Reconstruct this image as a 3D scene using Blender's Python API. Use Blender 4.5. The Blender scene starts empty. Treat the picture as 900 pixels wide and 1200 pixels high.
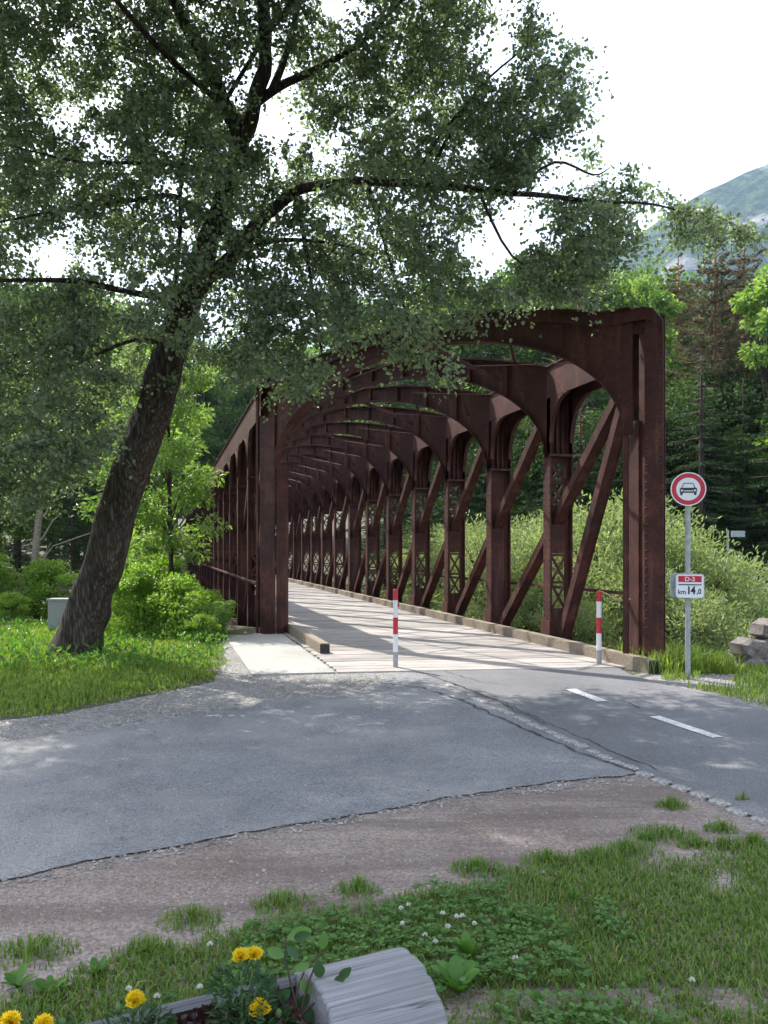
import bpy, math, random
import numpy as np
from mathutils import Vector, Matrix, noise
from mathutils.geometry import tessellate_polygon

S = bpy.context.scene
COL = S.collection
R = math.radians
random.seed(11)
rng = np.random.default_rng(11)

# ------------------------------------------------------------------ camera
F = 950.0                      # focal length in photo pixels (900 x 1200)
CAM_H = 1.6
cam_d = bpy.data.cameras.new('camera')
cam_d.sensor_fit = 'AUTO'
cam_d.sensor_width = 36.0
cam_d.lens = 36.0 * F / 1200.0
cam_d.shift_y = 45.0 / 1200.0
cam_d.clip_start = 0.05
cam_d.clip_end = 9000
cam = bpy.data.objects.new('camera', cam_d)
COL.objects.link(cam)
cam.location = (0, 0, CAM_H)
cam.rotation_euler = (R(90), 0, 0)
S.camera = cam

# ------------------------------------------------------------------ light
SUN_EL, SUN_AZ = R(50), R(-38)          # azimuth from +Y, negative = to the left
w = bpy.data.worlds.new('World')
S.world = w
w.use_nodes = True
nt = w.node_tree
nt.nodes.clear()
sky = nt.nodes.new('ShaderNodeTexSky')
sky.sky_type = 'NISHITA'
sky.sun_disc = False
sky.sun_elevation = SUN_EL
sky.sun_rotation = SUN_AZ
sky.air_density = 1.3
sky.dust_density = 5.0
sky.ozone_density = 1.0
sky.altitude = 700
bg = nt.nodes.new('ShaderNodeBackground')
bg.inputs['Strength'].default_value = 0.15
out = nt.nodes.new('ShaderNodeOutputWorld')
veil = nt.nodes.new('ShaderNodeMix')        # thin bright high cloud over the whole sky
veil.data_type = 'RGBA'
tcw = nt.nodes.new('ShaderNodeTexCoord'); nzw = nt.nodes.new('ShaderNodeTexNoise')
nzw.inputs['Scale'].default_value = 1.6; nzw.inputs['Detail'].default_value = 5
nt.links.new(tcw.outputs['Generated'], nzw.inputs['Vector'])
mrw = nt.nodes.new('ShaderNodeMapRange')
mrw.inputs[1].default_value = .3; mrw.inputs[2].default_value = .7; mrw.inputs[3].default_value = .42; mrw.inputs[4].default_value = .6
nt.links.new(nzw.outputs[0], mrw.inputs[0]); nt.links.new(mrw.outputs[0], veil.inputs[0])
nt.links.new(sky.outputs[0], veil.inputs[6]); veil.inputs[7].default_value = (5.6, 5.7, 5.9, 1)
nt.links.new(veil.outputs[2], bg.inputs[0])
nt.links.new(bg.outputs[0], out.inputs[0])

sun_d = bpy.data.lights.new('sun', 'SUN')
sun_d.energy = 3.9
sun_d.angle = R(0.5)
sun_d.color = (1.0, 0.95, 0.86)
sun = bpy.data.objects.new('sun', sun_d)
COL.objects.link(sun)
sv = Vector((math.sin(SUN_AZ) * math.cos(SUN_EL), math.cos(SUN_AZ) * math.cos(SUN_EL), math.sin(SUN_EL)))
sun.rotation_euler = sv.to_track_quat('Z', 'Y').to_euler()
sun.location = (-20, 20, 30)

S.view_settings.view_transform = 'Standard'
S.view_settings.look = 'None'
S.view_settings.exposure = 1.4
S.view_settings.gamma = 1.0
S.render.engine = 'CYCLES'
S.cycles.max_bounces = 7
S.cycles.diffuse_bounces = 3
S.cycles.glossy_bounces = 2
S.cycles.transmission_bounces = 4
S.cycles.volume_bounces = 0
S.cycles.transparent_max_bounces = 4
S.cycles.caustics_reflective = False
S.cycles.caustics_refractive = False

# ------------------------------------------------------------------ helpers
def gp(px, py, h=0.0):
    """pixel of the photograph -> point on the level plane at height h"""
    y = F * (CAM_H - h) / (py - 645.0)
    return ((px - 450.0) / F * y, y)

def at(px, py, y):
    return Vector(((px - 450.0) / F * y, y, CAM_H + (645.0 - py) / F * y))

def tag(o, label=None, cat=None, group=None, kind=None):
    if label: o['label'] = label
    if cat: o['category'] = cat
    if group: o['group'] = group
    if kind: o['kind'] = kind
    return o

def link(name, me, parent=None, mat=None):
    o = bpy.data.objects.new(name, me)
    COL.objects.link(o)
    if parent is not None: o.parent = parent
    if mat is not None and me is not None and not me.materials:
        me.materials.append(mat)
    return o

def empty(name, loc=(0, 0, 0), rz=0.0, scale=1.0):
    o = bpy.data.objects.new(name, None)
    o.empty_display_size = 0.2
    COL.objects.link(o)
    o.location = loc
    o.rotation_euler = (0, 0, rz)
    o.scale = (scale,) * 3
    return o

class MB:
    def __init__(s): s.v = []; s.f = []
    def add(s, vs, fs):
        n = len(s.v)
        s.v.extend([tuple(p) for p in vs])
        s.f.extend([tuple(i + n for i in f) for f in fs])
        return s
    def frame_box(s, O, X, Y, Z, x0, x1, y0, y1, z0, z1):
        O = Vector(O)
        vs = [O + X * x + Y * y + Z * z for z in (z0, z1) for y in (y0, y1) for x in (x0, x1)]
        fs = [(0, 2, 3, 1), (4, 5, 7, 6), (0, 1, 5, 4), (2, 6, 7, 3), (0, 4, 6, 2), (1, 3, 7, 5)]
        return s.add(vs, fs)
    def box(s, x0, x1, y0, y1, z0, z1):
        return s.frame_box((0, 0, 0), Vector((1, 0, 0)), Vector((0, 1, 0)), Vector((0, 0, 1)), x0, x1, y0, y1, z0, z1)
    def bar(s, p, q, wid, thk, up=(0, 0, 1)):
        p, q = Vector(p), Vector(q)
        d = (q - p); L = d.length; d.normalize()
        u = Vector(up)
        a = d.cross(u)
        if a.length < 1e-4: a = d.cross(Vector((1, 0, 0)))
        a.normalize(); b = a.cross(d).normalized()
        return s.frame_box(p, d, a, b, 0, L, -wid / 2, wid / 2, -thk / 2, thk / 2)
    def tube(s, pts, rs, n=8, cap=True, wob=0.0):
        pts = [Vector(p) for p in pts]
        base = len(s.v)
        prev = None
        for i, p in enumerate(pts):
            d = (pts[min(i + 1, len(pts) - 1)] - pts[max(i - 1, 0)])
            if d.length < 1e-9: d = Vector((0, 0, 1))
            d.normalize()
            if prev is None:
                a = d.cross(Vector((0.31, 0.95, 0.1)))
                if a.length < 1e-3: a = d.cross(Vector((1, 0, 0)))
            else:
                a = prev - d * prev.dot(d)
            a.normalize(); prev = a
            b = d.cross(a)
            for k in range(n):
                t = 2 * math.pi * k / n
                r = rs[i]
                if wob: r *= 1 + wob * noise.noise(Vector((math.cos(t) * 1.3, math.sin(t) * 1.3, i * 0.35))) 
                s.v.append(tuple(p + a * (math.cos(t) * r) + b * (math.sin(t) * r)))
        for i in range(len(pts) - 1):
            for k in range(n):
                k2 = (k + 1) % n
                s.f.append((base + i * n + k, base + i * n + k2, base + (i + 1) * n + k2, base + (i + 1) * n + k))
        if cap:
            s.f.append(tuple(base + k for k in reversed(range(n))))
            s.f.append(tuple(base + (len(pts) - 1) * n + k for k in range(n)))
        return s
    def prism(s, poly, z0, z1):
        """poly: list of (x, y) counter-clockwise, may be concave"""
        n = len(poly)
        top = [Vector((p[0], p[1], z1)) for p in poly]
        tris = tessellate_polygon([top])
        vs = top + [Vector((p[0], p[1], z0)) for p in poly]
        fs = []
        for t in tris:
            a, b, c = [top[i] for i in t]
            if (b - a).cross(c - a).z < 0: t = (t[0], t[2], t[1])
            fs.append(tuple(t))
            if z1 > z0: fs.append((t[2] + n, t[1] + n, t[0] + n))
        if z1 > z0:
            for i in range(n):
                j = (i + 1) % n
                fs.append((i, i + n, j + n, j))
        return s.add(vs, fs)
    def mesh(s, name, mat=None, smooth=False):
        me = bpy.data.meshes.new(name)
        me.from_pydata(s.v, [], s.f)
        if mat: me.materials.append(mat)
        if smooth: me.polygons.foreach_set('use_smooth', [True] * len(me.polygons))
        me.update()
        return me
    def build(s, name, mat=None, parent=None, smooth=False, fixn=False):
        me = s.mesh(name, mat, smooth)
        if fixn:
            import bmesh
            b = bmesh.new(); b.from_mesh(me)
            bmesh.ops.recalc_face_normals(b, faces=b.faces)
            b.to_mesh(me); b.free()
        return link(name, me, parent)

def np_mesh(name, V, faces_n, mat, rnd=None, smooth=False):
    """V: (nv,3); faces_n: list of (idx array (nf,k)); one face attribute 'tone'"""
    me = bpy.data.meshes.new(name)
    nf = sum(len(a) for a in faces_n)
    nl = sum(a.size for a in faces_n)
    me.vertices.add(len(V)); me.loops.add(nl); me.polygons.add(nf)
    me.vertices.foreach_set('co', np.ascontiguousarray(V, dtype=np.float32).ravel())
    me.loops.foreach_set('vertex_index', np.concatenate([a.ravel() for a in faces_n]).astype(np.int32))
    sizes = np.concatenate([np.full(len(a), a.shape[1]) for a in faces_n])
    starts = np.concatenate([[0], np.cumsum(sizes)[:-1]]).astype(np.int32)
    me.polygons.foreach_set('loop_start', starts)
    if smooth: me.polygons.foreach_set('use_smooth', np.ones(nf, dtype=bool))
    if rnd is not None:
        at_ = me.attributes.new('tone', 'FLOAT', 'FACE')
        at_.data.foreach_set('value', rnd.astype(np.float32))
    me.materials.append(mat)
    me.update(calc_edges=True)
    return me

def unit(a):
    return a / np.maximum(np.linalg.norm(a, axis=1, keepdims=True), 1e-9)

def leaf_mesh(name, P, D, size, mat, wid=0.7, fold=0.12, hexa=True, tone=None):
    """P base points, D directions, size lengths; every leaf a small folded blade"""
    n = len(P)
    D = unit(D)
    rv = rng.normal(size=(n, 3))
    rv[:, 2] += 0.0
    side = unit(np.cross(D, rv))
    nor = np.cross(side, D)
    L = size[:, None]
    if tone is None: tone = rng.random(n)
    if hexa:
        W = wid * 0.5
        b = P; t = P + D * L - nor * L * 0.1
        l1 = P + D * L * .28 + side * L * W * .92 + nor * L * fold
        l2 = P + D * L * .66 + side * L * W * .78 + nor * L * fold * .6
        r1 = P + D * L * .28 - side * L * W * .92 + nor * L * fold
        r2 = P + D * L * .66 - side * L * W * .78 + nor * L * fold * .6
        V = np.stack([b, l1, l2, t, r2, r1], 1).reshape(-1, 3)
        i = np.arange(n)[:, None] * 6
        Fq = np.concatenate([i + np.array([[0, 3, 2, 1]]), i + np.array([[0, 5, 4, 3]])])
        return np_mesh(name, V, [Fq], mat, np.concatenate([tone, tone]))
    W = wid * 0.5
    b = P; t = P + D * L
    l = P + D * L * .45 + side * L * W + nor * L * fold
    r = P + D * L * .45 - side * L * W + nor * L * fold
    V = np.stack([b, l, t, r], 1).reshape(-1, 3)
    i = np.arange(n)[:, None] * 4
    Fq = np.concatenate([i + np.array([[0, 2, 1]]), i + np.array([[0, 3, 2]])])
    return np_mesh(name, V, [Fq], mat, np.concatenate([tone, tone]))

def grass_mesh(name, X, Y, Z, H, mat, wid=0.006, lean=0.5):
    n = len(X)
    a = rng.random(n) * 6.283
    lx = np.cos(a); ly = np.sin(a)
    ln = (rng.random(n) * lean + 0.05) * H
    sx, sy = -ly, lx
    wd = wid * (0.6 + rng.random(n) * .8)
    P0 = np.stack([X - sx * wd, Y - sy * wd, Z], 1); P1 = np.stack([X + sx * wd, Y + sy * wd, Z], 1)
    mx = X + lx * ln * .35; my = Y + ly * ln * .35; mz = Z + H * .6
    P2 = np.stack([mx + sx * wd * .8, my + sy * wd * .8, mz], 1)
    P3 = np.stack([mx - sx * wd * .8, my - sy * wd * .8, mz], 1)
    P4 = np.stack([X + lx * ln, Y + ly * ln, Z + H * (1 - 0.25 * (ln / H) ** 2)], 1)
    V = np.stack([P0, P1, P2, P3, P4], 1).reshape(-1, 3)
    i = np.arange(n)[:, None] * 5
    t = rng.random(n)
    return np_mesh(name, V, [i + np.array([[0, 1, 2, 3]]), i + np.array([[3, 2, 4]])], mat, np.concatenate([t, t]))

def inside(px, py, poly):
    px = np.asarray(px); py = np.asarray(py)
    r = np.zeros(px.shape, bool)
    n = len(poly)
    for i in range(n):
        x0, y0 = poly[i]; x1, y1 = poly[(i + 1) % n]
        c = ((y0 > py) != (y1 > py)) & (px < (x1 - x0) * (py - y0) / (y1 - y0 + 1e-12) + x0)
        r ^= c
    return r

def ragged(poly, step=0.12, amp=0.05, fr=2.0, keep=()):
    """subdivide a polygon and shift its edges by noise"""
    o = []
    n = len(poly)
    for i in range(n):
        a = Vector((poly[i][0], poly[i][1], 0)); b = Vector((poly[(i + 1) % n][0], poly[(i + 1) % n][1], 0))
        L = (b - a).length
        k = 1 if i in keep else max(1, min(400, int(L / step)))
        for j in range(k):
            p = a.lerp(b, j / k)
            if i not in keep and j > 0:
                q = noise.noise_vector(p * fr) * amp + noise.noise_vector(p * fr * 4) * amp * .5 + noise.noise_vector(p * fr * 11) * amp * .4
                p = p + Vector((q.x, q.y, 0))
            o.append((p.x, p.y))
    return o

# ------------------------------------------------------------------ materials
def new_mat(name):
    m = bpy.data.materials.new(name)
    m.use_nodes = True
    t = m.node_tree
    t.nodes.clear()
    return m, t

def N(t, typ, **kw):
    n = t.nodes.new(typ)
    for k, v in kw.items():
        if k in n.inputs.keys() if isinstance(k, str) else False: n.inputs[k].default_value = v
        else: setattr(n, k, v)
    return n

def ramp(t, fac, stops):
    r = t.nodes.new('ShaderNodeValToRGB')
    while len(r.color_ramp.elements) < len(stops): r.color_ramp.elements.new(0.5)
    for e, (p, c) in zip(r.color_ramp.elements, stops):
        e.position = p
        e.color = (c[0], c[1], c[2], 1) if not isinstance(c, (int, float)) else (c, c, c, 1)
    t.links.new(fac, r.inputs[0])
    return r.outputs[0]

def tex(t, co, scale, detail=4, rough=.55, typ='ShaderNodeTexNoise', stretch=None):
    n = t.nodes.new(typ)
    if stretch:
        mp = t.nodes.new('ShaderNodeMapping')
        mp.inputs['Scale'].default_value = stretch
        t.links.new(co, mp.inputs['Vector']); co = mp.outputs[0]
    t.links.new(co, n.inputs['Vector'])
    n.inputs['Scale'].default_value = scale
    if typ == 'ShaderNodeTexNoise':
        n.inputs['Detail'].default_value = detail
        n.inputs['Roughness'].default_value = rough
    return n

def mix(t, fac, a, b, mode='MIX'):
    m = t.nodes.new('ShaderNodeMix')
    m.data_type = 'RGBA'; m.blend_type = mode
    for sock, v in ((m.inputs[0], fac), (m.inputs[6], a), (m.inputs[7], b)):
        if isinstance(v, (int, float)): sock.default_value = v
        elif isinstance(v, tuple): sock.default_value = (v[0], v[1], v[2], 1)
        else: t.links.new(v, sock)
    return m.outputs[2]

def surface(t, color, rough=.8, bump=None, bstr=.3, bdist=.01, metal=0.0, spec=.4):
    p = t.nodes.new('ShaderNodeBsdfPrincipled')
    if isinstance(color, tuple): p.inputs['Base Color'].default_value = (*color[:3], 1)
    else: t.links.new(color, p.inputs['Base Color'])
    if isinstance(rough, (int, float)): p.inputs['Roughness'].default_value = rough
    else: t.links.new(rough, p.inputs['Roughness'])
    p.inputs['Metallic'].default_value = metal
    p.inputs['Specular IOR Level'].default_value = spec
    if bump is not None:
        b = t.nodes.new('ShaderNodeBump')
        b.inputs['Strength'].default_value = bstr
        b.inputs['Distance'].default_value = bdist
        t.links.new(bump, b.inputs['Height'])
        t.links.new(b.outputs[0], p.inputs['Normal'])
    o = t.nodes.new('ShaderNodeOutputMaterial')
    t.links.new(p.outputs[0], o.inputs[0])
    return p, o

def coord(t, kind='Object'):
    return t.nodes.new('ShaderNodeTexCoord').outputs[kind]

def leaf_mat(name, c0, c1, trans=.4, tcol=None, rough=.45, spec=.35):
    m, t = new_mat(name)
    a = t.nodes.new('ShaderNodeAttribute'); a.attribute_name = 'tone'
    col = ramp(t, a.outputs['Fac'], [(0, c0), (1, c1)])
    p = t.nodes.new('ShaderNodeBsdfPrincipled')
    t.links.new(col, p.inputs['Base Color'])
    p.inputs['Roughness'].default_value = rough
    p.inputs['Specular IOR Level'].default_value = spec
    tr = t.nodes.new('ShaderNodeBsdfTranslucent')
    tc = mix(t, 1.0, col, tcol or (1.9, 2.1, .8), 'MULTIPLY')
    t.links.new(tc, tr.inputs[0])
    ms = t.nodes.new('ShaderNodeMixShader'); ms.inputs[0].default_value = trans
    t.links.new(p.outputs[0], ms.inputs[1]); t.links.new(tr.outputs[0], ms.inputs[2])
    o = t.nodes.new('ShaderNodeOutputMaterial'); t.links.new(ms.outputs[0], o.inputs[0])
    return m

def plain(name, color, rough=.6, metal=0.0, var=.12, scale=30, bstr=.1, spec=.4):
    m, t = new_mat(name)
    c = coord(t)
    n = tex(t, c, scale, 5)
    dark = tuple(x * (1 - var) for x in color); lite = tuple(min(1, x * (1 + var)) for x in color)
    col = ramp(t, n.outputs[0], [(.3, dark), (.7, lite)])
    surface(t, col, rough, n.outputs[0], bstr, .004, metal, spec)
    return m

# leaves
M_LEAF = leaf_mat('tree_leaves', (.105, .138, .100), (.215, .262, .180), .50, (1.6, 1.8, .9), .42, .45)
M_BG_LEAF = leaf_mat('forest_leaves', (.055, .105, .025), (.13, .20, .045), .45, (1.5, 1.7, .7))
M_WILLOW = leaf_mat('willow_leaves', (.16, .22, .085), (.35, .41, .19), .44, (1.25, 1.3, .8))
M_BUSH = leaf_mat('bush_leaves', (.10, .19, .03), (.25, .38, .06), .45, (1.4, 1.5, .7))
M_YOUNG = leaf_mat('young_leaves', (.11, .20, .05), (.26, .37, .10), .45, (1.4, 1.5, .7))
M_CONIFER = leaf_mat('conifer_needles', (.022, .048, .02), (.06, .105, .04), .2, (1.3, 1.5, .7), .75, .15)
M_PINE = leaf_mat('dry_pine_needles', (.075, .072, .048), (.16, .145, .09), .3, (1.2, 1.1, .8), .75, .15)
M_GRASS = leaf_mat('grass_blades', (.08, .155, .03), (.22, .31, .08), .4, (1.4, 1.5, .6), .5)
M_GRASS_S = leaf_mat('bank_grass_blades', (.10, .17, .03), (.30, .38, .09), .45, (1.3, 1.4, .6), .5)
M_CLOVER = leaf_mat('clover_leaves', (.06, .14, .03), (.13, .25, .07), .35, (1.4, 1.5, .7), .5)
M_WEED = leaf_mat('weed_leaves', (.07, .17, .03), (.13, .26, .05), .4, (1.4, 1.5, .6), .45)
M_MARI = leaf_mat('marigold_leaves', (.025, .07, .025), (.05, .11, .04), .25, (1.4, 1.5, .7), .5)

def bark_mat(name, c0, c1, c2, sc=11, stretch=(1, 1, .10), bs=.9, bd=.03):
    m, t = new_mat(name)
    c = coord(t)
    v = tex(t, c, sc * 2.2, typ='ShaderNodeTexVoronoi', stretch=stretch); v.feature = 'DISTANCE_TO_EDGE'
    n = tex(t, c, sc, 8, .7, stretch=stretch)
    n2 = tex(t, c, 1.6, 4)
    f = t.nodes.new('ShaderNodeMath'); f.operation = 'MULTIPLY'
    t.links.new(n.outputs[0], f.inputs[0])
    vv = ramp(t, v.outputs['Distance'], [(0, .55), (.25, 1.0)])
    t.links.new(vv, f.inputs[1])
    col = ramp(t, f.outputs[0], [(.25, c0), (.45, c1), (.74, c2)])
    col = mix(t, n2.outputs[0], col, (.03, .045, .02), 'MIX') if False else col
    surface(t, col, .9, f.outputs[0], bs, bd, 0, .2)
    return m
M_BARK = bark_mat('rough_bark', (.024, .018, .015), (.072, .057, .047), (.20, .17, .145))
M_BARK_BG = bark_mat('forest_bark', (.03, .022, .018), (.08, .06, .05), (.14, .12, .10), 4, bs=.4)
M_BARK_PINE = bark_mat('pine_bark', (.10, .045, .025), (.26, .13, .075), (.40, .24, .15), 5, bs=.4)
M_DEADWOOD = plain('dead_wood', (.30, .26, .21), .85, var=.3, scale=14)
M_TWIG = plain('twig_bark', (.045, .037, .028), .85, var=.3)

def rust_mat():
    m, t = new_mat('rusty_painted_steel')
    c = coord(t)
    n1 = tex(t, c, 2.3, 8, .65)
    n2 = tex(t, c, 28, 6, .7)
    n3 = tex(t, c, 5, 6, .6, stretch=(1, 1, .12))
    n4 = tex(t, c, 110, 3, .6)
    col = ramp(t, n1.outputs[0], [(.28, (.030, .010, .010)), (.5, (.066, .021, .017)), (.72, (.135, .048, .033))])
    c2 = ramp(t, n2.outputs[0], [(.35, (.45, .42, .45)), (.6, (1.15, 1.1, 1.05))])
    col = mix(t, .7, col, c2, 'MULTIPLY')
    st = ramp(t, n3.outputs[0], [(.55, 0.0), (.72, .55)])
    col = mix(t, st, col, (.17, .085, .06))
    surface(t, col, .72, mix(t, .5, n2.outputs[0], n4.outputs[0]), .35, .006, 0.0, .35)
    return m
M_RUST = rust_mat()

def wood_mat(name, c0, c1, c2, ax=(1, 12, 12), sc=3.0, per_obj=True, rough=.8, cracks=False):
    m, t = new_mat(name)
    c = coord(t)
    if per_obj:
        oi = t.nodes.new('ShaderNodeObjectInfo')
        ad = t.nodes.new('ShaderNodeVectorMath'); ad.operation = 'ADD'
        sc_ = t.nodes.new('ShaderNodeVectorMath'); sc_.operation = 'SCALE'
        cb = t.nodes.new('ShaderNodeCombineXYZ')
        for i in range(3): t.links.new(oi.outputs['Random'], cb.inputs[i])
        t.links.new(cb.outputs[0], sc_.inputs[0]); sc_.inputs['Scale'].default_value = 37
        t.links.new(c, ad.inputs[0]); t.links.new(sc_.outputs[0], ad.inputs[1])
        c = ad.outputs[0]
    n = tex(t, c, sc, 8, .65, stretch=ax)
    n2 = tex(t, c, 1.4, 5, .6)
    col = ramp(t, n.outputs[0], [(.28, c0), (.5, c1), (.72, c2)])
    col = mix(t, .6, col, ramp(t, n2.outputs[0], [(.3, .62), (.7, 1.15)]), 'MULTIPLY')
    if per_obj:
        v = ramp(t, oi.outputs['Random'], [(0, .72), (1, 1.12)])
        col = mix(t, 1.0, col, v, 'MULTIPLY')
    if cracks:
        nc = tex(t, c, 1.7, 3, .5, stretch=(.3, 9, 9))
        ln = ramp(t, nc.outputs[0], [(.492, 0.0), (.50, .75), (.508, 0.0)])
        col = mix(t, ln, col, (.05, .048, .05))
    surface(t, col, rough, n.outputs[0], .5, .008, 0, .25)
    return m
M_PLANK = wood_mat('weathered_planks', (.20, .178, .165), (.37, .34, .32), (.52, .485, .46))
M_KERB = wood_mat('kerb_timber', (.17, .13, .10), (.33, .27, .21), (.48, .42, .34), (1, 14, 14))
M_LOG = wood_mat('weathered_log', (.17, .17, .178), (.26, .26, .272), (.36, .36, .375), (.8, 55, 55), 2.2, False, cracks=True)
M_KERB_END = plain('black_timber_end', (.035, .033, .035), .8, var=.3)  # near-black colour for the kerb end faces, darker than the timber

def ground_mat(name, cols, scale=60, big=.8, peb=45, pebc=(.42, .40, .38), pebf=.35, rough=.9, bstr=.6, bdist=.015, tracks=False, patch=None):
    m, t = new_mat(name)
    c = coord(t)
    n1 = tex(t, c, big, 6, .6)
    n2 = tex(t, c, scale, 5, .7)
    v = tex(t, c, peb, typ='ShaderNodeTexVoronoi')
    v2 = tex(t, c, peb * 2.7, typ='ShaderNodeTexVoronoi')
    col = ramp(t, n1.outputs[0], [(.3, cols[0]), (.52, cols[1]), (.72, cols[2])])
    col = mix(t, .85, col, ramp(t, n2.outputs[0], [(.3, .55), (.7, 1.35)]), 'MULTIPLY')
    # pebbles: each voronoi cell its own tone, some cells pale stones
    sep = t.nodes.new('ShaderNodeSeparateColor'); t.links.new(v.outputs['Color'], sep.inputs[0])
    tone = ramp(t, sep.outputs[0], [(0, .6), (1, 1.3)])
    col = mix(t, .6, col, tone, 'MULTIPLY')
    sel = ramp(t, sep.outputs[1], [(1 - pebf, 0.0), (min(1, 1 - pebf + .03), 1.0)])
    rim = ramp(t, v.outputs['Distance'], [(.30, 1.0), (.5, 0.0)])
    f = t.nodes.new('ShaderNodeMath'); f.operation = 'MULTIPLY'
    t.links.new(sel, f.inputs[0]); t.links.new(rim, f.inputs[1])
    pc = mix(t, 1.0, pebc, tone, 'MULTIPLY')
    f2 = t.nodes.new('ShaderNodeMath'); f2.operation = 'MULTIPLY'; f2.inputs[1].default_value = .75
    t.links.new(f.outputs[0], f2.inputs[0])
    col = mix(t, f2.outputs[0], col, pc)
    if tracks:
        n3 = tex(t, c, 1.0, 6, .7, stretch=(.35, 2.6, 1))
        col = mix(t, ramp(t, n3.outputs[0], [(.45, 0.0), (.60, .65)]), col, tracks)
    if patch:
        n4 = tex(t, c, .55, 7, .65)
        col = mix(t, ramp(t, n4.outputs[0], [(.47, 0.0), (.66, .7)]), col, patch)
    h = t.nodes.new('ShaderNodeMath'); h.operation = 'ADD'
    inv = ramp(t, v.outputs['Distance'], [(0, 1.0), (.6, 0.0)])
    t.links.new(inv, h.inputs[0]); t.links.new(n2.outputs[0], h.inputs[1])
    surface(t, col, rough, h.outputs[0], bstr, bdist, 0, .3)
    return m
M_GROUND = ground_mat('earth_ground', [(.05, .055, .03), (.08, .08, .045), (.11, .10, .07)], 30, .5, 30, pebf=.08)
M_GRAVEL = ground_mat('grey_gravel', [(.20, .19, .185), (.27, .26, .25), (.34, .33, .315)], 50, .9, 42, (.50, .49, .47), .4, bstr=1.0, bdist=.02)
M_DIRT = ground_mat('dirt_track', [(.225, .170, .148), (.32, .255, .225), (.40, .340, .305)], 45, .8, 75, (.42, .39, .36), .04, bstr=.7, bdist=.012, tracks=(.15, .112, .098))
M_ASPH_OLD = ground_mat('old_asphalt', [(.19, .194, .21), (.255, .257, .27), (.33, .328, .332)], 60, .9, 95, (.40, .40, .40), .10, .85, .9, .010, patch=(.40, .375, .355))
M_ASPH_NEW = ground_mat('path_asphalt', [(.125, .128, .138), (.16, .162, .172), (.205, .205, .212)], 90, .8, 130, (.30, .30, .31), .1, .75, .5, .005)
M_CRACK = plain('asphalt_crack_dark', (.05, .05, .052), .9, var=.4, scale=50)
M_CONC = ground_mat('pale_concrete', [(.30, .30, .285), (.38, .375, .355), (.44, .43, .41)], 60, 1.1, 150, (.4, .4, .38), .05, .85, .3, .004, patch=(.22, .215, .20))
M_MARK = ground_mat('worn_white_marking', [(.50, .50, .50), (.62, .62, .61), (.70, .70, .69)], 70, 3, 90, (.35, .35, .35), .12, .7, .3, .003)
M_PEB = plain('pebble_stone', (.30, .28, .26), .85, var=.55, scale=9)
M_STONE = ground_mat('wall_stone', [(.17, .14, .13), (.26, .23, .215), (.36, .325, .31)], 25, 2.5, 30, (.4, .38, .36), .05, .9, .8, .02)
M_SETT = ground_mat('sett_stone', [(.26, .24, .225), (.34, .32, .30), (.42, .40, .375)], 40, 4, 60, (.45, .43, .4), .05, .9, .6, .006)
M_SOIL = plain('planter_soil', (.045, .022, .018), .95, var=.6, scale=60, bstr=1.0)
M_SIGNW = plain('sign_white', (.78, .80, .84), .35, var=.04)
M_SIGNR = plain('sign_red', (.52, .018, .045), .35, var=.06)
M_SIGNB = plain('sign_black', (.012, .013, .018), .4, var=.1)
M_GALV = plain('galvanised_steel', (.34, .37, .38), .5, .3, var=.18, scale=18)
M_BOLR = plain('bollard_red', (.50, .03, .045), .4, var=.1)
M_BOLW = plain('bollard_white', (.72, .73, .75), .4, var=.06)
M_BOLG = plain('bollard_grey', (.30, .32, .34), .5, .2, var=.15)
M_CAB = plain('cabinet_grey', (.24, .26, .255), .5, var=.08)
M_ROPE = plain('tan_strap', (.50, .36, .24), .7, var=.15)
M_PETAL = leaf_mat('marigold_petals', (.85, .60, .015), (.95, .80, .05), .25, (1.1, 1.05, .6), .6)
M_WHITEP = leaf_mat('clover_petals', (.62, .62, .55), (.8, .8, .74), .3, (1.1, 1.1, 1.1), .6)
M_STEM = plain('green_stem', (.07, .13, .04), .6)
M_HOUSE = plain('pale_render', (.62, .60, .56), .8)

def mountain_mat():
    m, t = new_mat('wooded_mountain')
    c = coord(t)
    n1 = tex(t, c, .012, 8, .65)
    v = tex(t, c, .10, typ='ShaderNodeTexVoronoi')
    n2 = tex(t, c, .05, 7, .7)
    forest = ramp(t, v.outputs['Distance'], [(0, (.032, .062, .03)), (.6, (.012, .024, .015))])
    forest = mix(t, ramp(t, n2.outputs[0], [(.4, 0.0), (.62, 1.0)]), forest, (.07, .11, .04))
    rock = ramp(t, n2.outputs[0], [(.35, (.12, .12, .12)), (.6, (.28, .27, .26))])
    col = mix(t, ramp(t, n1.outputs[0], [(.54, 0.0), (.60, 1.0)]), forest, rock)
    surface(t, col, .95, n2.outputs[0], .8, 6.0, 0, .1)
    return m
M_MOUNT = mountain_mat()

def water_mat():
    m, t = new_mat('river_water')
    c = coord(t)
    n = tex(t, c, 2.2, 5)
    surface(t, (.06, .13, .12), .12, n.outputs[0], .35, .05, 0, .5)
    return m
M_WATER = water_mat()

# ------------------------------------------------------------------ bridge frame constants
AX = Vector((-.2611, .9653, 0)); NX = Vector((.9653, .2611, 0)); UP = Vector((0, 0, 1))
BAY = 2.538
NB = 22
RO = Vector((6.45 - .2705 * 11.24, 11.24, 0))     # inner corner of the near right post
LO = Vector((2.25 - .2705 * 15.45, 15.45, 0))     # inner corner of the near left post
WV = (LO - RO); SPAN = WV.length; WX = WV.normalized()
NN = Vector((-WX.y, WX.x, 0))
if NN.y < 0: NN = -NN                              # portal normal pointing away from the camera

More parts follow.
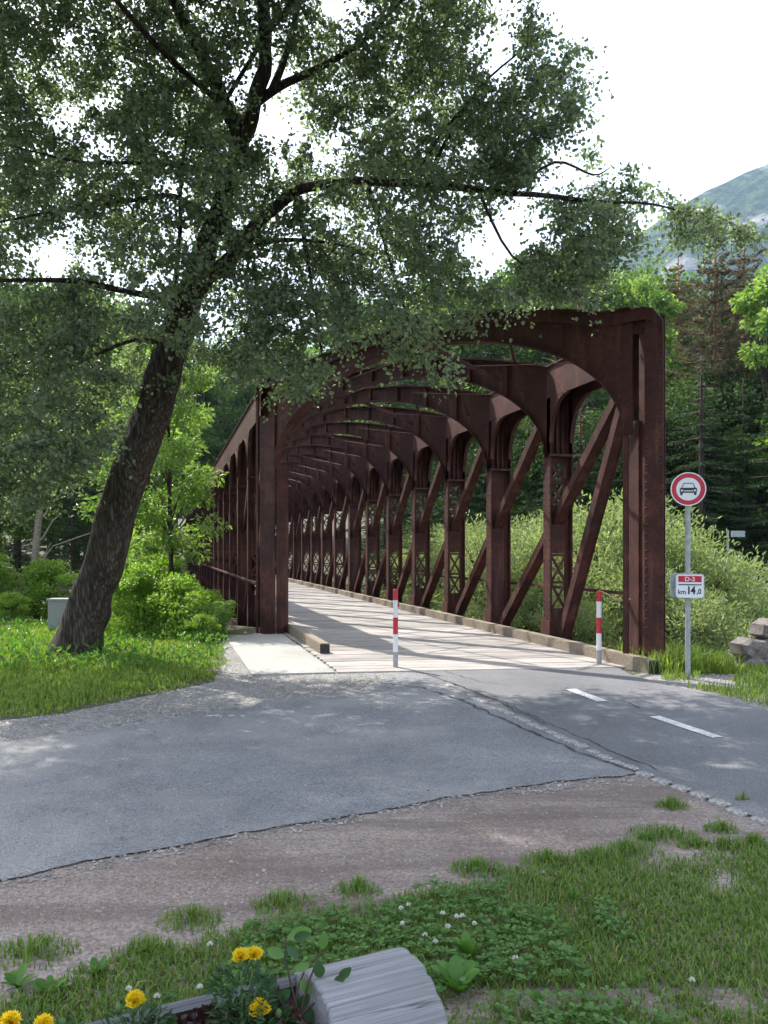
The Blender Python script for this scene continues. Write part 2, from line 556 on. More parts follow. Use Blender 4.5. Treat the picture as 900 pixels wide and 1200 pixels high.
# ------------------------------------------------------------------ terrain
def sst(a, b, x):
    t = np.clip((x - a) / (b - a), 0, 1)
    return t * t * (3 - 2 * t)

def terrain_z(X, Y):
    X = np.asarray(X, float); Y = np.asarray(Y, float)
    n = (X * .619 + Y * .785)
    n = n - np.maximum(0, -5.5 - X) * .9 
    ch = sst(11.6, 17.5, n) * (1 - sst(38, 46, n))
    z = -3.4 * ch
    far = sst(60, 400, Y)
    z = z + far * 60 + sst(25, 90, Y) * 1.5
    z = z + (np.sin(X * .9 + Y * .7) * .12 + np.sin(X * .37 - Y * .53) * .2) * sst(12.5, 18, n)
    z = z - .14 * np.exp(-(((X + 3.6) / .8) ** 2 + ((Y - 15.6) / 1.4) ** 2))
    z = z + .1 * sst(-5, -9, X) * sst(6, 12, Y)
    return z

def tz(x, y): return float(terrain_z(x, y))

def axis_coords(lo, hi, fine_lo, fine_hi, fine):
    c = list(np.arange(fine_lo, fine_hi + 1e-6, fine))
    s = fine
    a = fine_lo
    while a > lo:
        s *= 1.18; a -= s; c.insert(0, a)
    s = fine; a = fine_hi
    while a < hi:
        s *= 1.18; a += s; c.append(a)
    return np.array(c)
gx = axis_coords(-3500, 3500, -16, 20, .4)
gy = axis_coords(-1500, 4000, -2, 50, .4)
gx = np.clip(gx, -4000, 4000); gy = np.clip(gy, -1700, 4600)
gx = np.unique(gx); gy = np.unique(gy)
GX, GY = np.meshgrid(gx, gy)
GZ = terrain_z(GX, GY)
V = np.stack([GX, GY, GZ], -1).reshape(-1, 3)
nx, ny = len(gx), len(gy)
ii, jj = np.meshgrid(np.arange(nx - 1), np.arange(ny - 1))
b0 = (jj * nx + ii).ravel()
FQ = np.stack([b0, b0 + 1, b0 + nx + 1, b0 + nx], 1)
g = link('ground', np_mesh('ground', V, [FQ], M_GROUND, smooth=True))
tag(g, 'earth ground falling away to the river bed and rising to the forest', kind='structure')

# river
mb = MB()
mb.box(-60, 90, 14, 70, -3.25, -3.0)
tag(mb.build('river', M_WATER), 'shallow green river in its stony bed under the bridge', kind='structure')

# mountain
def ridge(px):
    pts = [(-900, 330), (-300, 420), (100, 430), (400, 420), (560, 350), (690, 300), (770, 258), (815, 225), (840, 213), (870, 200), (900, 186), (1000, 140), (1300, 60), (1900, 100), (2600, 200)]
    for (a, ya), (b, yb) in zip(pts, pts[1:]):
        if a <= px <= b: return ya + (yb - ya) * (px - a) / (b - a)
    return 400
mv, mf = [], []
nxm, nym = 150, 40
for j in range(nym + 1):
    v_ = j / nym
    for i in range(nxm + 1):
        px = -900 + 3500 * i / nxm
        d = 700 + 700 * v_
        top = (645 - ridge(px)) / F * 1400
        h = top * (v_ ** 1.15)
        x = (px - 450) / F * (1400 * (.5 + .5 * v_))
        q = Vector((x, d, 0)) * .006
        h += (noise.fractal(q, 1.0, 2.0, 5) * 60) * math.sin(math.pi * v_) 
        if v_ > .9: h += noise.fractal(Vector((x * .03, 3, 1)), 1, 2, 4) * 7
        mv.append((x, d + noise.noise(q * 2) * 40 * (1 - v_), h - 5))
for j in range(nym):
    for i in range(nxm):
        a = j * (nxm + 1) + i
        mf.append((a, a + 1, a + nxm + 2, a + nxm + 1))
# back slope
for i in range(nxm + 1):
    x = mv[nym * (nxm + 1) + i][0]
    mv.append((x * 1.2, 2100, -5))
for i in range(nxm):
    a = nym * (nxm + 1) + i
    mf.append((a, a + 1, a + nxm + 2, a + nxm + 1))
me = bpy.data.meshes.new('mountain'); me.from_pydata(mv, [], mf); me.materials.append(M_MOUNT)
tag(link('mountain', me), 'steep wooded mountainside with grey rock faces beyond the forest', kind='structure')

# ------------------------------------------------------------------ sheets on the ground
def sheet(name, poly, z, mat, label, amp=.05, keep=(), step=.12, kind='structure'):
    mb = MB().prism(ragged(poly, step, amp, keep=keep), z, z)
    return tag(mb.build(name, mat), label, kind=kind)

seam = [gp(520, 802), gp(585, 832), gp(650, 862), gp(750, 907), gp(900, 967), gp(1050, 1024), gp(1300, 1110)]
dirt = [gp(-420, 1060), gp(0, 1026), gp(225, 984), gp(450, 944), gp(570, 922), gp(740, 900), gp(760, 906), gp(900, 962), gp(1050, 1020), gp(1300, 1104), (3.2, 1.2), (-3.5, 1.2)]
sheet('dirt_track', dirt, .004, M_DIRT, 'reddish brown dirt and gravel track beside the lawn', .04)
grv = [gp(-300, 920), gp(-300, 872), gp(0, 845), gp(75, 838), gp(165, 818), gp(250, 800), gp(266, 775), gp(258, 752), gp(300, 742), gp(400, 770), gp(470, 783), gp(462, 812), gp(240, 850), gp(0, 885)]
sheet('gravel_strip', grv, .008, M_GRAVEL, 'grey gravel strip between the grass bank and the asphalt', .06)
verge = [gp(735, 794), gp(772, 806), gp(830, 818), gp(900, 839), gp(1050, 880), gp(1050, 800), gp(940, 788), gp(840, 790), gp(790, 783), gp(765, 786)]
sheet('gravel_verge', verge, .006, M_GRAVEL, 'gravelly verge at the foot of the road sign', .05)
old = [gp(455, 789), gp(522, 789), gp(522, 802), gp(585, 832), gp(650, 862), gp(752, 908), gp(690, 914), gp(570, 930), gp(450, 950), gp(225, 990), gp(0, 1034), gp(-400, 1090), gp(-400, 900), gp(-100, 884), gp(0, 872), gp(150, 851), gp(300, 826), gp(440, 807)]
sheet('old_asphalt_road', old, .014, M_ASPH_OLD, 'bluish grey worn asphalt of the side road with ragged edges', .045, keep=(0, 1, 2, 3, 4), step=.035)
newp = [gp(462, 786.2), gp(600, 783), gp(720, 781), gp(735, 790), gp(770, 802), gp(830, 815), gp(900, 835), gp(1060, 878), gp(1400, 960), gp(1500, 1180), gp(1300, 1110), gp(1050, 1024), gp(900, 967), gp(750, 907), gp(650, 862), gp(585, 832), gp(520, 802), gp(500, 791)]
newp = newp[::-1]
sheet('cycle_path', newp, .018, M_ASPH_NEW, 'smooth dark asphalt cycle path leading onto the bridge', .02, keep=(1, 2, 3, 4, 5, 6, 7))
for pts in ([(662.5, 810), (675, 809.5), (711.5, 823.5), (700, 824.5)], [(761, 842.5), (772.5, 841.5), (847.5, 866.5), (835, 867.5)]):
    pl = [gp(*p) for p in pts]
    sheet('lane_marking', pl, .023, M_MARK, 'short white dash painted on the cycle path', .006, step=.05)

def crack(pts, wid, z=.0225):
    pts = [Vector((*gp(*p), z)) for p in pts]
    P = []
    for a, b in zip(pts, pts[1:]):
        k = max(2, int((b - a).length / .05))
        for j in range(k):
            P.append(a.lerp(b, j / k))
    P.append(pts[-1])
    vs, fs = [], []
    for i, p in enumerate(P):
        q = noise.noise_vector(p * 5) * .045 + noise.noise_vector(p * 19) * .02
        p = p + Vector((q.x, q.y, 0))
        d = (P[min(i + 1, len(P) - 1)] - P[max(0, i - 1)]).normalized()
        s_ = Vector((-d.y, d.x, 0)) * wid * (.3 + abs(noise.noise(p * 9)) * 1.6)
        vs += [p - s_, p + s_]
    for i in range(len(P) - 1):
        fs.append((2 * i, 2 * i + 2, 2 * i + 3, 2 * i + 1))
    mb = MB().add(vs, fs)
    tag(mb.build('asphalt_crack', M_CRACK, fixn=True), 'dark ragged crack in the asphalt', kind='structure')
crack([(450, 802), (495, 808), (540, 822), (590, 845), (650, 872), (700, 892), (745, 908)], .014)
crack([(500, 792), (540, 806), (590, 828), (640, 852)], .010)
crack([(520, 798), (600, 830), (660, 858), (720, 884), (770, 906)], .008)
crack([(515, 786), (560, 800), (598, 806)], .006)
crack([(735, 826), (752, 832)], .012)

# small stones loose on the ground (nobody could count them)
def pebbles(name, n, poly, smin, smax, z, label):
    xs = [p[0] for p in poly]; ys = [p[1] for p in poly]
    X = rng.uniform(min(xs), max(xs), n); Y = rng.uniform(min(ys), max(ys), n)
    k = inside(X, Y, poly); X, Y = X[k], Y[k]
    n = len(X)
    s = smin + (smax - smin) * rng.random(n) ** 3
    a = rng.random(n) * 6.28
    V = []
    for dx, dy, dz in ((1, 0, 0), (.2, .8, 0), (-.9, .2, 0), (-.1, -.8, 0), (.1, .1, .6)):
        V.append(np.stack([X + s * (dx * np.cos(a) - dy * np.sin(a)), Y + s * (dx * np.sin(a) + dy * np.cos(a)), z + s * dz + 0 * X], 1))
    V = np.stack(V, 1).reshape(-1, 3)
    i = np.arange(n)[:, None] * 5
    Fc = np.concatenate([i + np.array([[0, 1, 4]]), i + np.array([[1, 2, 4]]), i + np.array([[2, 3, 4]]), i + np.array([[3, 0, 4]])])
    tag(link(name, np_mesh(name, V, [Fc], M_PEB, np.tile(rng.random(n), 4))), label, kind='stuff')
pebbles('track_pebbles', 16000, dirt, .002, .012, .004, 'small pale pebbles strewn over the dirt track')
pebbles('gravel_chips', 60000, grv, .005, .020, .008, 'grey gravel chips beside the asphalt')
pebbles('verge_chips', 9000, verge, .006, .022, .006, 'grey gravel chips at the foot of the road sign')
edge_px = [(750, 908), (690, 914), (570, 930), (450, 950), (225, 990), (0, 1034), (-200, 1065)]
eo = [gp(a, b - 4) for a, b in edge_px] + [gp(a, b + 9) for a, b in reversed(edge_px)]
pebbles('edge_rubble', 26000, eo, .003, .018, .008, 'crumbs of broken asphalt and gravel along the road edge')
eo = [gp(a, b) for a, b in [(-100, 880), (0, 868), (150, 847), (300, 822), (440, 803), (440, 812), (300, 832), (150, 857), (0, 878), (-100, 892)]]
pebbles('edge_gravel', 12000, eo, .004, .02, .012, 'gravel spilled over the upper edge of the asphalt')
pebbles('road_grit', 16000, [p for p in old], .002, .008, .014, 'fine grit scattered on the old asphalt')

# cobble seam
cob = tag(empty('cobble_edging', (*gp(650, 862), 0)), 'row of small pale setts edging the cycle path, partly buried', 'kerb')
path = [Vector((*p, 0)) for p in seam]
dist = 0; k = 0
O_ = Vector(cob.location)
protos = []
for v_ in range(4):
    mb = MB()
    r_ = random.Random(v_)
    c4 = [(-.075 + r_.uniform(-.01, .01), -.045), (.075, -.045 + r_.uniform(-.01, .01)), (.072, .045), (-.07, .045 + r_.uniform(-.01, .01))]
    vs = [(x, y, -.03) for x, y in c4] + [(x * .96, y * .95, .014) for x, y in c4] + [(x * .75, y * .72, .024) for x, y in c4]
    fs = [(0, 1, 5, 4), (1, 2, 6, 5), (2, 3, 7, 6), (3, 0, 4, 7), (4, 5, 9, 8), (5, 6, 10, 9), (6, 7, 11, 10), (7, 4, 8, 11), (8, 9, 10, 11)]
    mb.add(vs, fs); protos.append(mb.mesh('sett', M_SETT))
for a, b in zip(path, path[1:]):
    d = (b - a).normalized(); L = (b - a).length
    t_ = dist
    while t_ < L:
        p = a + d * t_
        if p.y > 8.2 and random.random() < .5:
            t_ += .17; continue
        o = link('sett', protos[k % 4], cob)
        o.location = p - O_ + Vector((random.uniform(-.012, .012), random.uniform(-.012, .012), .003 + random.uniform(-.006, .004)))
        o.rotation_euler = (random.uniform(-.03, .03), random.uniform(-.03, .03), math.atan2(d.y, d.x) + random.uniform(-.12, .12))
        o.scale = (random.uniform(.85, 1.1), random.uniform(.8, 1.1), 1)
        k += 1
        t_ += .172
    dist = t_ - L

# concrete slab at the left post
slab = [gp(295, 790, .03), gp(393, 787.6, .03), gp(331, 742.5, .03), gp(263, 745, .03)]
mb = MB().prism(slab, -.25, .03)
tag(mb.build('concrete_slab', M_CONC, fixn=True), 'pale concrete slab lying in front of the left bridge post', 'slab')

# ------------------------------------------------------------------ the bridge
bridge = tag(empty('steel_bridge', RO), 'rust red riveted steel arch bridge with a plank deck', 'bridge')
def bobj(mb, name, parent=None, mat=None, smooth=False):
    """mesh given in world coordinates; parented at the bridge's base"""
    me = mb.mesh(name, mat or M_RUST, smooth)
    import bmesh
    b = bmesh.new(); b.from_mesh(me); bmesh.ops.recalc_face_normals(b, faces=b.faces); b.to_mesh(me); b.free()
    me.transform(Matrix.Translation(-RO))
    o = link(name, me, parent or bridge)
    return o

def local(mb, name, mat=None):
    me = mb.mesh(name, mat or M_RUST)
    import bmesh
    b = bmesh.new(); b.from_mesh(me); bmesh.ops.recalc_face_normals(b, faces=b.faces); b.to_mesh(me); b.free()
    return me

HC = 3.18      # capital height
HT = 4.70      # top chord
# post prototypes in local coords: x along the truss, y outward, z up
ex, ey, ez = Vector((1, 0, 0)), Vector((0, 1, 0)), Vector((0, 0, 1))
def flange_mesh(y0, side):
    mb = MB()
    mb.box(-.125, .125, min(y0, y0 + .018 * side), max(y0, y0 + .018 * side), -.3, HC)
    a, b = y0 + .019 * side, y0 + .085 * side
    for x in (-.028, .014): mb.box(x, x + .014, min(a, b), max(a, b), -.3, HT - .2)
    return local(mb, 'flange')
ME_FI = flange_mesh(0.0, 1)
ME_FO = flange_mesh(.42, -1)
def plate_mesh(z0, z1, name='batten_plate'):
    return local(MB().box(-.011, .011, .087, .333, z0, z1), name)
ME_P1, ME_P2, ME_P3 = plate_mesh(-.3, .58), plate_mesh(1.55, 2.34), plate_mesh(HC - .1, HC + .04)
ME_WEB = plate_mesh(-.3, HC, 'web_plate')
ME_HEAD = local(MB().box(-.010, .012, .087, .333, HC + .045, HT - .2).box(-.07, .07, .15, .165, HC + .045, HT - .25).box(-.07, .07, .25, .265, HC + .045, HT - .25).box(-.135, .135, -.008, .428, HC + .001, HC + .042), 'post_head')
lat = [(.62, 1.03), (1.09, 1.5), (2.38, 2.74), (2.79, 3.06)]
ME_L = []
for z0, z1 in lat:
    ME_L.append(local(MB().bar((-.016, .09, z0), (-.016, .33, z1), .045, .012, (1, 0, 0)), 'lattice_bar'))
    ME_L.append(local(MB().bar((.004, .33, z0), (.004, .09, z1), .045, .012, (1, 0, 0)), 'lattice_bar'))
ME_B = [local(MB().box(-.011, .011, .087, .333, z - .022, z + .022), 'cross_bar') for z in (.60, 1.06, 1.52, 2.36, 2.765)]
mbl = MB()
for m_ in ME_L + ME_B: mbl.add([v.co for v in m_.vertices], [tuple(p.vertices) for p in m_.polygons])
ME_LAT = local(mbl, 'lattice')
ME_FOOT = local(MB().add([(-.02, .0, -.3), (-.02, .0, .55), (-.36, .0, -.3), (-.02, .016, -.3), (-.02, .016, .55), (-.36, .016, -.3)], [(0, 1, 2), (3, 5, 4), (0, 3, 4, 1), (1, 4, 5, 2), (0, 2, 5, 3)]), 'foot')
ME_FOOT2 = local(MB().frame_box((0, 0, 0), ex, ey, ez, -.16, .16, -.03, -.002, -.3, .42), 'foot_plate')
# rivets on the flanges: small domes
def rivets(pts, nrm, r=.018, name='rivets'):
    vs, fs = [], []
    nrm = Vector(nrm).normalized()
    a = nrm.cross(UP if abs(nrm.z) < .9 else ex).normalized(); b = nrm.cross(a)
    for p in pts:
        p = Vector(p); n = len(vs)
        for k in range(5):
            t = 2 * math.pi * k / 5
            vs.append(p + a * r * math.cos(t) + b * r * math.sin(t) - nrm * .002)
        vs.append(p + nrm * r * .95)
        for k in range(5): fs.append((n + k, n + (k + 1) % 5, n + 5))
    return MB().add(vs, fs)
ME_RIV = local(rivets([(x, 0, z) for x in (-.085, .085) for z in np.arange(.05, HC, .115)], (0, -1, 0)), 'rivets')
# rivets facing the camera on a solid web
ME_RIVW = local(rivets([(-.0115, y, z) for y in (.13, .29) for z in np.arange(.6, HC, .13)], (-1, 0, 0), .012), 'rivets')

def place(me, name, parent, loc=(0, 0, 0)):
    o = link(name, me, parent); o.location = loc
    return o

rotz = math.atan2(AX.y, AX.x)
def post(k, side):
    """side +1: right truss, -1: left truss (mirrored outwards)"""
    base = (RO if side > 0 else LO) + AX * BAY * k
    o = bpy.data.objects.new('post', None); COL.objects.link(o)
    o.parent = bridge
    # local x = AX, local y = outward
    X_, Y_ = AX, NX * side
    if side < 0: pass
    M = Matrix(((X_.x, Y_.x, 0, 0), (X_.y, Y_.y, 0, 0), (0, 0, 1, 0), (0, 0, 0, 1)))
    M = Matrix.Translation(base - RO) @ M
    o.matrix_local = M
    place(ME_FI, 'flange', o); place(ME_FO, 'flange', o)
    place(ME_HEAD, 'post_head', o)
    f = place(ME_FOOT, 'foot', o); place(ME_FOOT2, 'foot', o)
    solid = (k % 5 == 2)
    if solid:
        place(ME_WEB, 'web_plate', o)
        if side > 0 and k < 8: tag(place(ME_RIVW, 'rivets', o), kind='stuff')
    else:
        place(ME_P1, 'batten_plate', o); place(ME_P2, 'batten_plate', o); place(ME_P3, 'batten_plate', o)
        if side > 0 and k <= 5:
            for m_ in ME_L: place(m_, 'lattice_bar', o)
            for m_ in ME_B: place(m_, 'cross_bar', o)
        else:
            tag(place(ME_LAT, 'lattice', o), kind='stuff')
    if side > 0 and k < 7: tag(place(ME_RIV, 'rivets', o), kind='stuff')
    return o
for k in range(1, NB + 1):
    post(k, 1); post(k, -1)

# transverse arches in the skewed plane between a right and a left post
A_, B_ = SPAN / 2, 1.75
def intr(s):
    u = (s - A_) / A_
    return HC + B_ * math.sqrt(max(0.0, 1 - u * u))
def topc(s, corner):
    h = 5.30 - .045 * (s - A_ + .05) ** 2
    if corner:
        e = min(s + .53, SPAN + .53 - s)
        if e < 1.35: h = max(h, 4.88)
        if e < .16: h = 4.66 + (e / .16) * .22
    return h

def arch(O, s0, s1, thick, top_off, corner, npts=44):
    """web plate strip + soffit flange + top flange, world coords; O: inner right corner"""
    web, sof, cap = MB(), MB(), MB()
    S_ = [s0] + [SPAN * (1 - math.cos(math.pi * i / npts)) / 2 for i in range(npts + 1)] + [s1]
    S_ = sorted(set([round(x, 4) for x in S_]))
    prev = None
    for s in S_:
        lo = intr(s) if 0 <= s <= SPAN else HC
        hi = topc(s, corner) - top_off
        cur = (s, lo, hi)
        if prev:
            (a, la, ha), (b, lb, hb) = prev, cur
            P = lambda s_, h, d: O + WX * s_ + UP * h + NN * d
            web.add([P(a, la, 0), P(b, lb, 0), P(b, hb, 0), P(a, ha, 0), P(a, la, thick), P(b, lb, thick), P(b, hb, thick), P(a, ha, thick)],
                    [(0, 1, 2, 3), (7, 6, 5, 4), (0, 4, 5, 1), (3, 2, 6, 7), (0, 3, 7, 4), (1, 5, 6, 2)])
            for mb_, la_, lb_, t_, d0, d1 in ((sof, la, lb, -.02, -.075, .10), (cap, ha, hb, .022, -.11, .16)):
                if mb_ is sof and (a < 0 or b > SPAN): continue
                mb_.add([P(a, la_, d0), P(b, lb_, d0), P(b, lb_ + t_, d0), P(a, la_ + t_, d0), P(a, la_, d1), P(b, lb_, d1), P(b, lb_ + t_, d1), P(a, la_ + t_, d1)],
                        [(0, 1, 2, 3), (7, 6, 5, 4), (0, 4, 5, 1), (3, 2, 6, 7), (0, 3, 7, 4), (1, 5, 6, 2)])
        prev = cur
    return web, sof, cap

# portal
PO = RO - NN * .17
web, sof, cap = arch(PO, -.10, SPAN + .53, .03, 0, True)
pa = bobj(web, 'portal_arch'); bobj(sof, 'soffit_flange', pa); bobj(cap, 'top_flange', pa)
# flat band along the top, standing proud of the web
band = MB()
prev = None
for i in range(61):
    s = -.53 + (SPAN + 1.06) * i / 60
    h = topc(s, True)
    if prev:
        a, ha = prev
        P = lambda s_, h_, d: PO + WX * s_ + UP * h_ + NN * d
        band.add([P(a, ha - .17, -.05), P(s, h - .17, -.05), P(s, h - .002, -.05), P(a, ha - .002, -.05), P(a, ha - .17, -.003), P(s, h - .17, -.003), P(s, h - .002, -.003), P(a, ha - .002, -.003)],
                 [(0, 1, 2, 3), (7, 6, 5, 4), (0, 4, 5, 1), (3, 2, 6, 7), (0, 3, 7, 4), (1, 5, 6, 2)])
    prev = (s, h)
bobj(band, 'top_band', pa)
# vertical joints / gusset edge plates on the spandrels
for s_, w_ in ((.95, .05), (SPAN - .95, .05), (2.1, .03), (3.4, .03), (4.7, .03)):
    m_ = MB().frame_box(PO + WX * s_, WX, NN, UP, -w_ / 2, w_ / 2, -.012, -.001, intr(s_) + .02, topc(s_, True) - .175)
    bobj(m_, 'joint_strip', pa)
rp = []
for s_ in np.arange(.05, SPAN, .12):
    if .95 < s_ < SPAN - .95: 
        rp.append(PO + WX * s_ + UP * (intr(s_) + .05)); rp.append(PO + WX * s_ + UP * (topc(s_, True) - .25))
    else:
        h = intr(s_) + .06
        while h < topc(s_, True) - .22:
            rp.append(PO + WX * s_ + UP * h); h += .14
rr = rivets(rp, -NN, .019); tag(bobj(rr, 'rivets', pa), kind='stuff')

# right end post
ep = bpy.data.objects.new('end_post', None); COL.objects.link(ep); ep.parent = bridge
bobj(MB().frame_box(PO, WX, NN, UP, -.53, -.28, -.03, -.008, -.2, 4.655), 'front_flange', ep)
bobj(MB().frame_box(PO, WX, NN, UP, -.44, .0, .30, .32, -.2, 4.82), 'web_plate', ep)
bobj(MB().frame_box(PO, WX, NN, UP, -.285, -.09, .04, .06, 4.55, 4.84), 'cap_plate', ep)
QO = PO + WX * -.525
bobj(MB().frame_box(QO, AX, NX, UP, .0, .5, -.02, .0, -.2, 4.62), 'side_plate', ep)
QO = PO + WX * -.285
bobj(MB().frame_box(QO, AX, NX, UP, .0, .16, .0, .02, -.2, 4.62), 'side_plate', ep)
bobj(MB().frame_box(RO + NX * .02, AX, NX, UP, -.2, .17, -.012, .01, -.2, HC + .2), 'inner_flange', ep)
bobj(MB().frame_box(PO, WX, NN, UP, -.045, .03, -.012, .018, -.2, HC), 'edge_angle', ep)
rp = [PO + WX * s_ + UP * h - NN * .03 for s_ in (-.50, -.31) for h in np.arange(.1, 4.6, .115)]
tag(bobj(rivets(rp, -NN, .025), 'rivets', ep), kind='stuff')
# left end post
lp = bpy.data.objects.new('end_post', None); COL.objects.link(lp); lp.parent = bridge
bobj(MB().frame_box(PO, WX, NN, UP, SPAN + .01, SPAN + .42, -.03, -.008, -.2, 4.655), 'front_flange', lp)
bobj(MB().frame_box(PO, WX, NN, UP, SPAN + .47, SPAN + .53, -.03, -.008, -.2, 4.6), 'edge_angle', lp)
bobj(MB().frame_box(PO, WX, NN, UP, SPAN - .02, SPAN, -.006, .3, -.2, HC), 'side_plate', lp)
bobj(MB().frame_box(PO, WX, NN, UP, SPAN + .38, SPAN + .40, -.006, .3, -.2, 4.6), 'side_plate', lp)
rp = [PO + WX * s_ + UP * h - NN * .03 for s_ in (SPAN + .03, SPAN + .35) for h in np.arange(.1, 4.6, .125)]
tag(bobj(rivets(rp, -NN, .018), 'rivets', lp), kind='stuff')

# inner ribs, one shared mesh per part
O0 = RO
web, sof, cap = arch(O0, .0, SPAN, .02, .12, False, 30)
stfs = []
for i in range(1, 9):
    s_ = SPAN * i / 9
    stf = MB(); stfs.append(stf)
    stf.frame_box(O0 + WX * s_, WX, NN, UP, -.02, .02, -.06, -.001, intr(s_) + .01, topc(s_, False) - .125)
def relmesh(mb, name):
    me = local(mb, name); me.transform(Matrix.Translation(-RO)); return me
ME_RW, ME_RS, ME_RC = relmesh(web, 'arch_rib'), relmesh(sof, 'soffit_flange'), relmesh(cap, 'top_flange')
ME_RF = [relmesh(m_, 'stiffener') for m_ in stfs]
for k in range(1, NB + 1):
    r_ = place(ME_RW, 'arch_rib', bridge, AX * BAY * k)
    place(ME_RS, 'soffit_flange', r_); place(ME_RC, 'top_flange', r_)
    for m_ in ME_RF: place(m_, 'stiffener', r_)

# longitudinal members
for side, O in ((1, RO), (-1, LO)):
    Y_ = NX * side
    L = BAY * NB
    bobj(MB().frame_box(O, AX, Y_, UP, .02, L, .0, .016, 4.16, HT - .02).frame_box(O, AX, Y_, UP, .02, L, .404, .42, 4.16, HT - .02).frame_box(O, AX, Y_, UP, -.05, L, -.03, .45, HT - .018, HT + .004), 'top_chord')
    bobj(MB().frame_box(O, AX, Y_, UP, -.1, L, .06, .36, -.85, -.32), 'bottom_chord')
    # knee brackets under the chord, one mesh shared
    mb = MB()
    for sgn in (1, -1):
        pts = []
        for i in range(9):
            t = i / 8 * math.pi / 2
            pts.append((sgn * (.13 + .62 * (1 - math.cos(t))), 3.42 + .74 * math.sin(t)))
        for (xa, za), (xb, zb) in zip(pts, pts[1:]):
            for y0, y1 in ((.002, .014), (.406, .418)):
                mb.add([(xa, y0, za), (xb, y0, zb), (xb, y0, 4.158), (xa, y0, 4.158), (xa, y1, za), (xb, y1, zb), (xb, y1, 4.158), (xa, y1, 4.158)],
                       [(0, 1, 2, 3), (7, 6, 5, 4), (0, 4, 5, 1), (3, 2, 6, 7), (0, 3, 7, 4), (1, 5, 6, 2)])
            for ya, yb in ((-.02, .055), (.365, .44)):
                mb.add([(xa, ya, za), (xb, ya, zb), (xb, ya, zb - .014), (xa, ya, za - .014), (xa, yb, za), (xb, yb, zb), (xb, yb, zb - .014), (xa, yb, za - .014)],
                       [(0, 1, 2, 3), (7, 6, 5, 4), (0, 4, 5, 1), (3, 2, 6, 7), (0, 3, 7, 4), (1, 5, 6, 2)])
        mb.box(-.129, .129, .002, .014, HC + .05, 4.157)
        mb.box(-.129, .129, .406, .418, HC + .05, 4.157)
    me_k = local(mb, 'knee_bracket')
    M0 = Matrix(((AX.x, Y_.x, 0, 0), (AX.y, Y_.y, 0, 0), (0, 0, 1, 0), (0, 0, 0, 1)))
    for k in range(1, NB + 1):
        o = link('knee_bracket', me_k, bridge)
        o.matrix_local = Matrix.Translation(O - RO + AX * BAY * k) @ M0
    # diagonals: each spans two bays (double intersection)
    def diag(k0, k1, h0=.05, h1=4.15, x0=-.18, x1=.2):
        mb = MB()
        p = O + AX * (BAY * k0 + x0) + UP * h0; q = O + AX * (BAY * k1 + x1) + UP * h1
        d = (q - p).normalized(); c = Y_.cross(d).normalized()
        Ld = (q - p).length
        for y0 in (.10, .27):
            mb.frame_box(p, d, Y_, c, 0, Ld, y0, y0 + .018, -.07, .07)
        mb.frame_box(p, d, Y_, c, 0, Ld, .118, .27, .04, .056)
        return mb
    bobj(diag(1, 0), 'diagonal')
    me_d = relmesh(diag(2, 0), 'diagonal')
    for k in range(NB - 1):
        o = place(me_d, 'diagonal', bridge, AX * BAY * k)
    # hand rail outside
    bobj(MB().frame_box(O, AX, Y_, UP, .2, L, .43, .47, .93, .98), 'hand_rail', mat=M_KERB if False else M_RUST)
# top bracing
for k in range(NB):
    sa, sb = (.95, SPAN / 2 + .2) if k % 2 == 0 else (SPAN / 2 + .2, SPAN - .95)
    p = RO + AX * (BAY * k + .08) + WX * sb + UP * (intr(sb) + .16); q = RO + AX * (BAY * (k + 1) - .08) + WX * sa + UP * (intr(sa) + .16)
    bobj(MB().bar(p, q, .085, .012).bar(p + UP * .035, q + UP * .035, .012, .06), 'wind_brace')
    for s0_, s1_ in ((.5, 1.9), (SPAN - 1.9, SPAN - .5), (2.4, SPAN - 2.4)):
        p = RO + AX * (BAY * k + .08) + WX * s0_ + UP * (intr(s0_) + .2); q = RO + AX * (BAY * (k + 1) - .08) + WX * s1_ + UP * (intr(s1_) + .2)
        bobj(MB().bar(p, q, .05, .01), 'lacing_bar')
        p = RO + AX * (BAY * k + .08) + WX * s1_ + UP * (intr(s1_) + .23); q = RO + AX * (BAY * (k + 1) - .08) + WX * s0_ + UP * (intr(s0_) + .23)
        bobj(MB().bar(p, q, .05, .01), 'lacing_bar')
# floor beams
me_fb = relmesh(MB().frame_box(RO, WX, NN, UP, 0, SPAN, -.1, .1, -.8, -.06), 'floor_beam')
for k in range(1, NB + 1): place(me_fb, 'floor_beam', bridge, AX * BAY * k)

# deck planks, each one a part
PD = Vector((1, .13, 0)).normalized()
PN = Vector((-PD.y, PD.x, 0))
deck0 = Vector((gp(396, 787.4, .03)[0], gp(396, 787.4, .03)[1], 0))
PW = .245
protos = []
for v_ in range(6):
    r_ = random.Random(v_ + 50)
    a_, b_ = r_.uniform(-.003, .003), r_.uniform(-.003, .003)
    dl, dr = r_.uniform(-.015, .015), r_.uniform(-.015, .015)
    Lp = 4.04
    vs = []
    for x in (0 + dl, Lp * .33, Lp * .66, Lp + dr):
        zz = r_.uniform(-.003, .003)
        for y, z in ((.005, -.06), (.005, .024), (.012, .03), (PW - .018, .03), (PW - .010, .024), (PW - .010, -.06)):
            vs.append((x, y + r_.uniform(-.0015, .0015), z + (zz if z > 0 else 0)))
    fs = []
    for i in range(3):
        for j in range(6):
            fs.append((i * 6 + j, (i + 1) * 6 + j, (i + 1) * 6 + (j + 1) % 6, i * 6 + (j + 1) % 6))
    fs += [(0, 1, 2, 3, 4, 5), (23, 22, 21, 20, 19, 18)]
    protos.append(local(MB().add(vs, fs), 'plank', M_PLANK))
step = PW / (AX.dot(PN))
nP = int((BAY * NB + 4) / step)
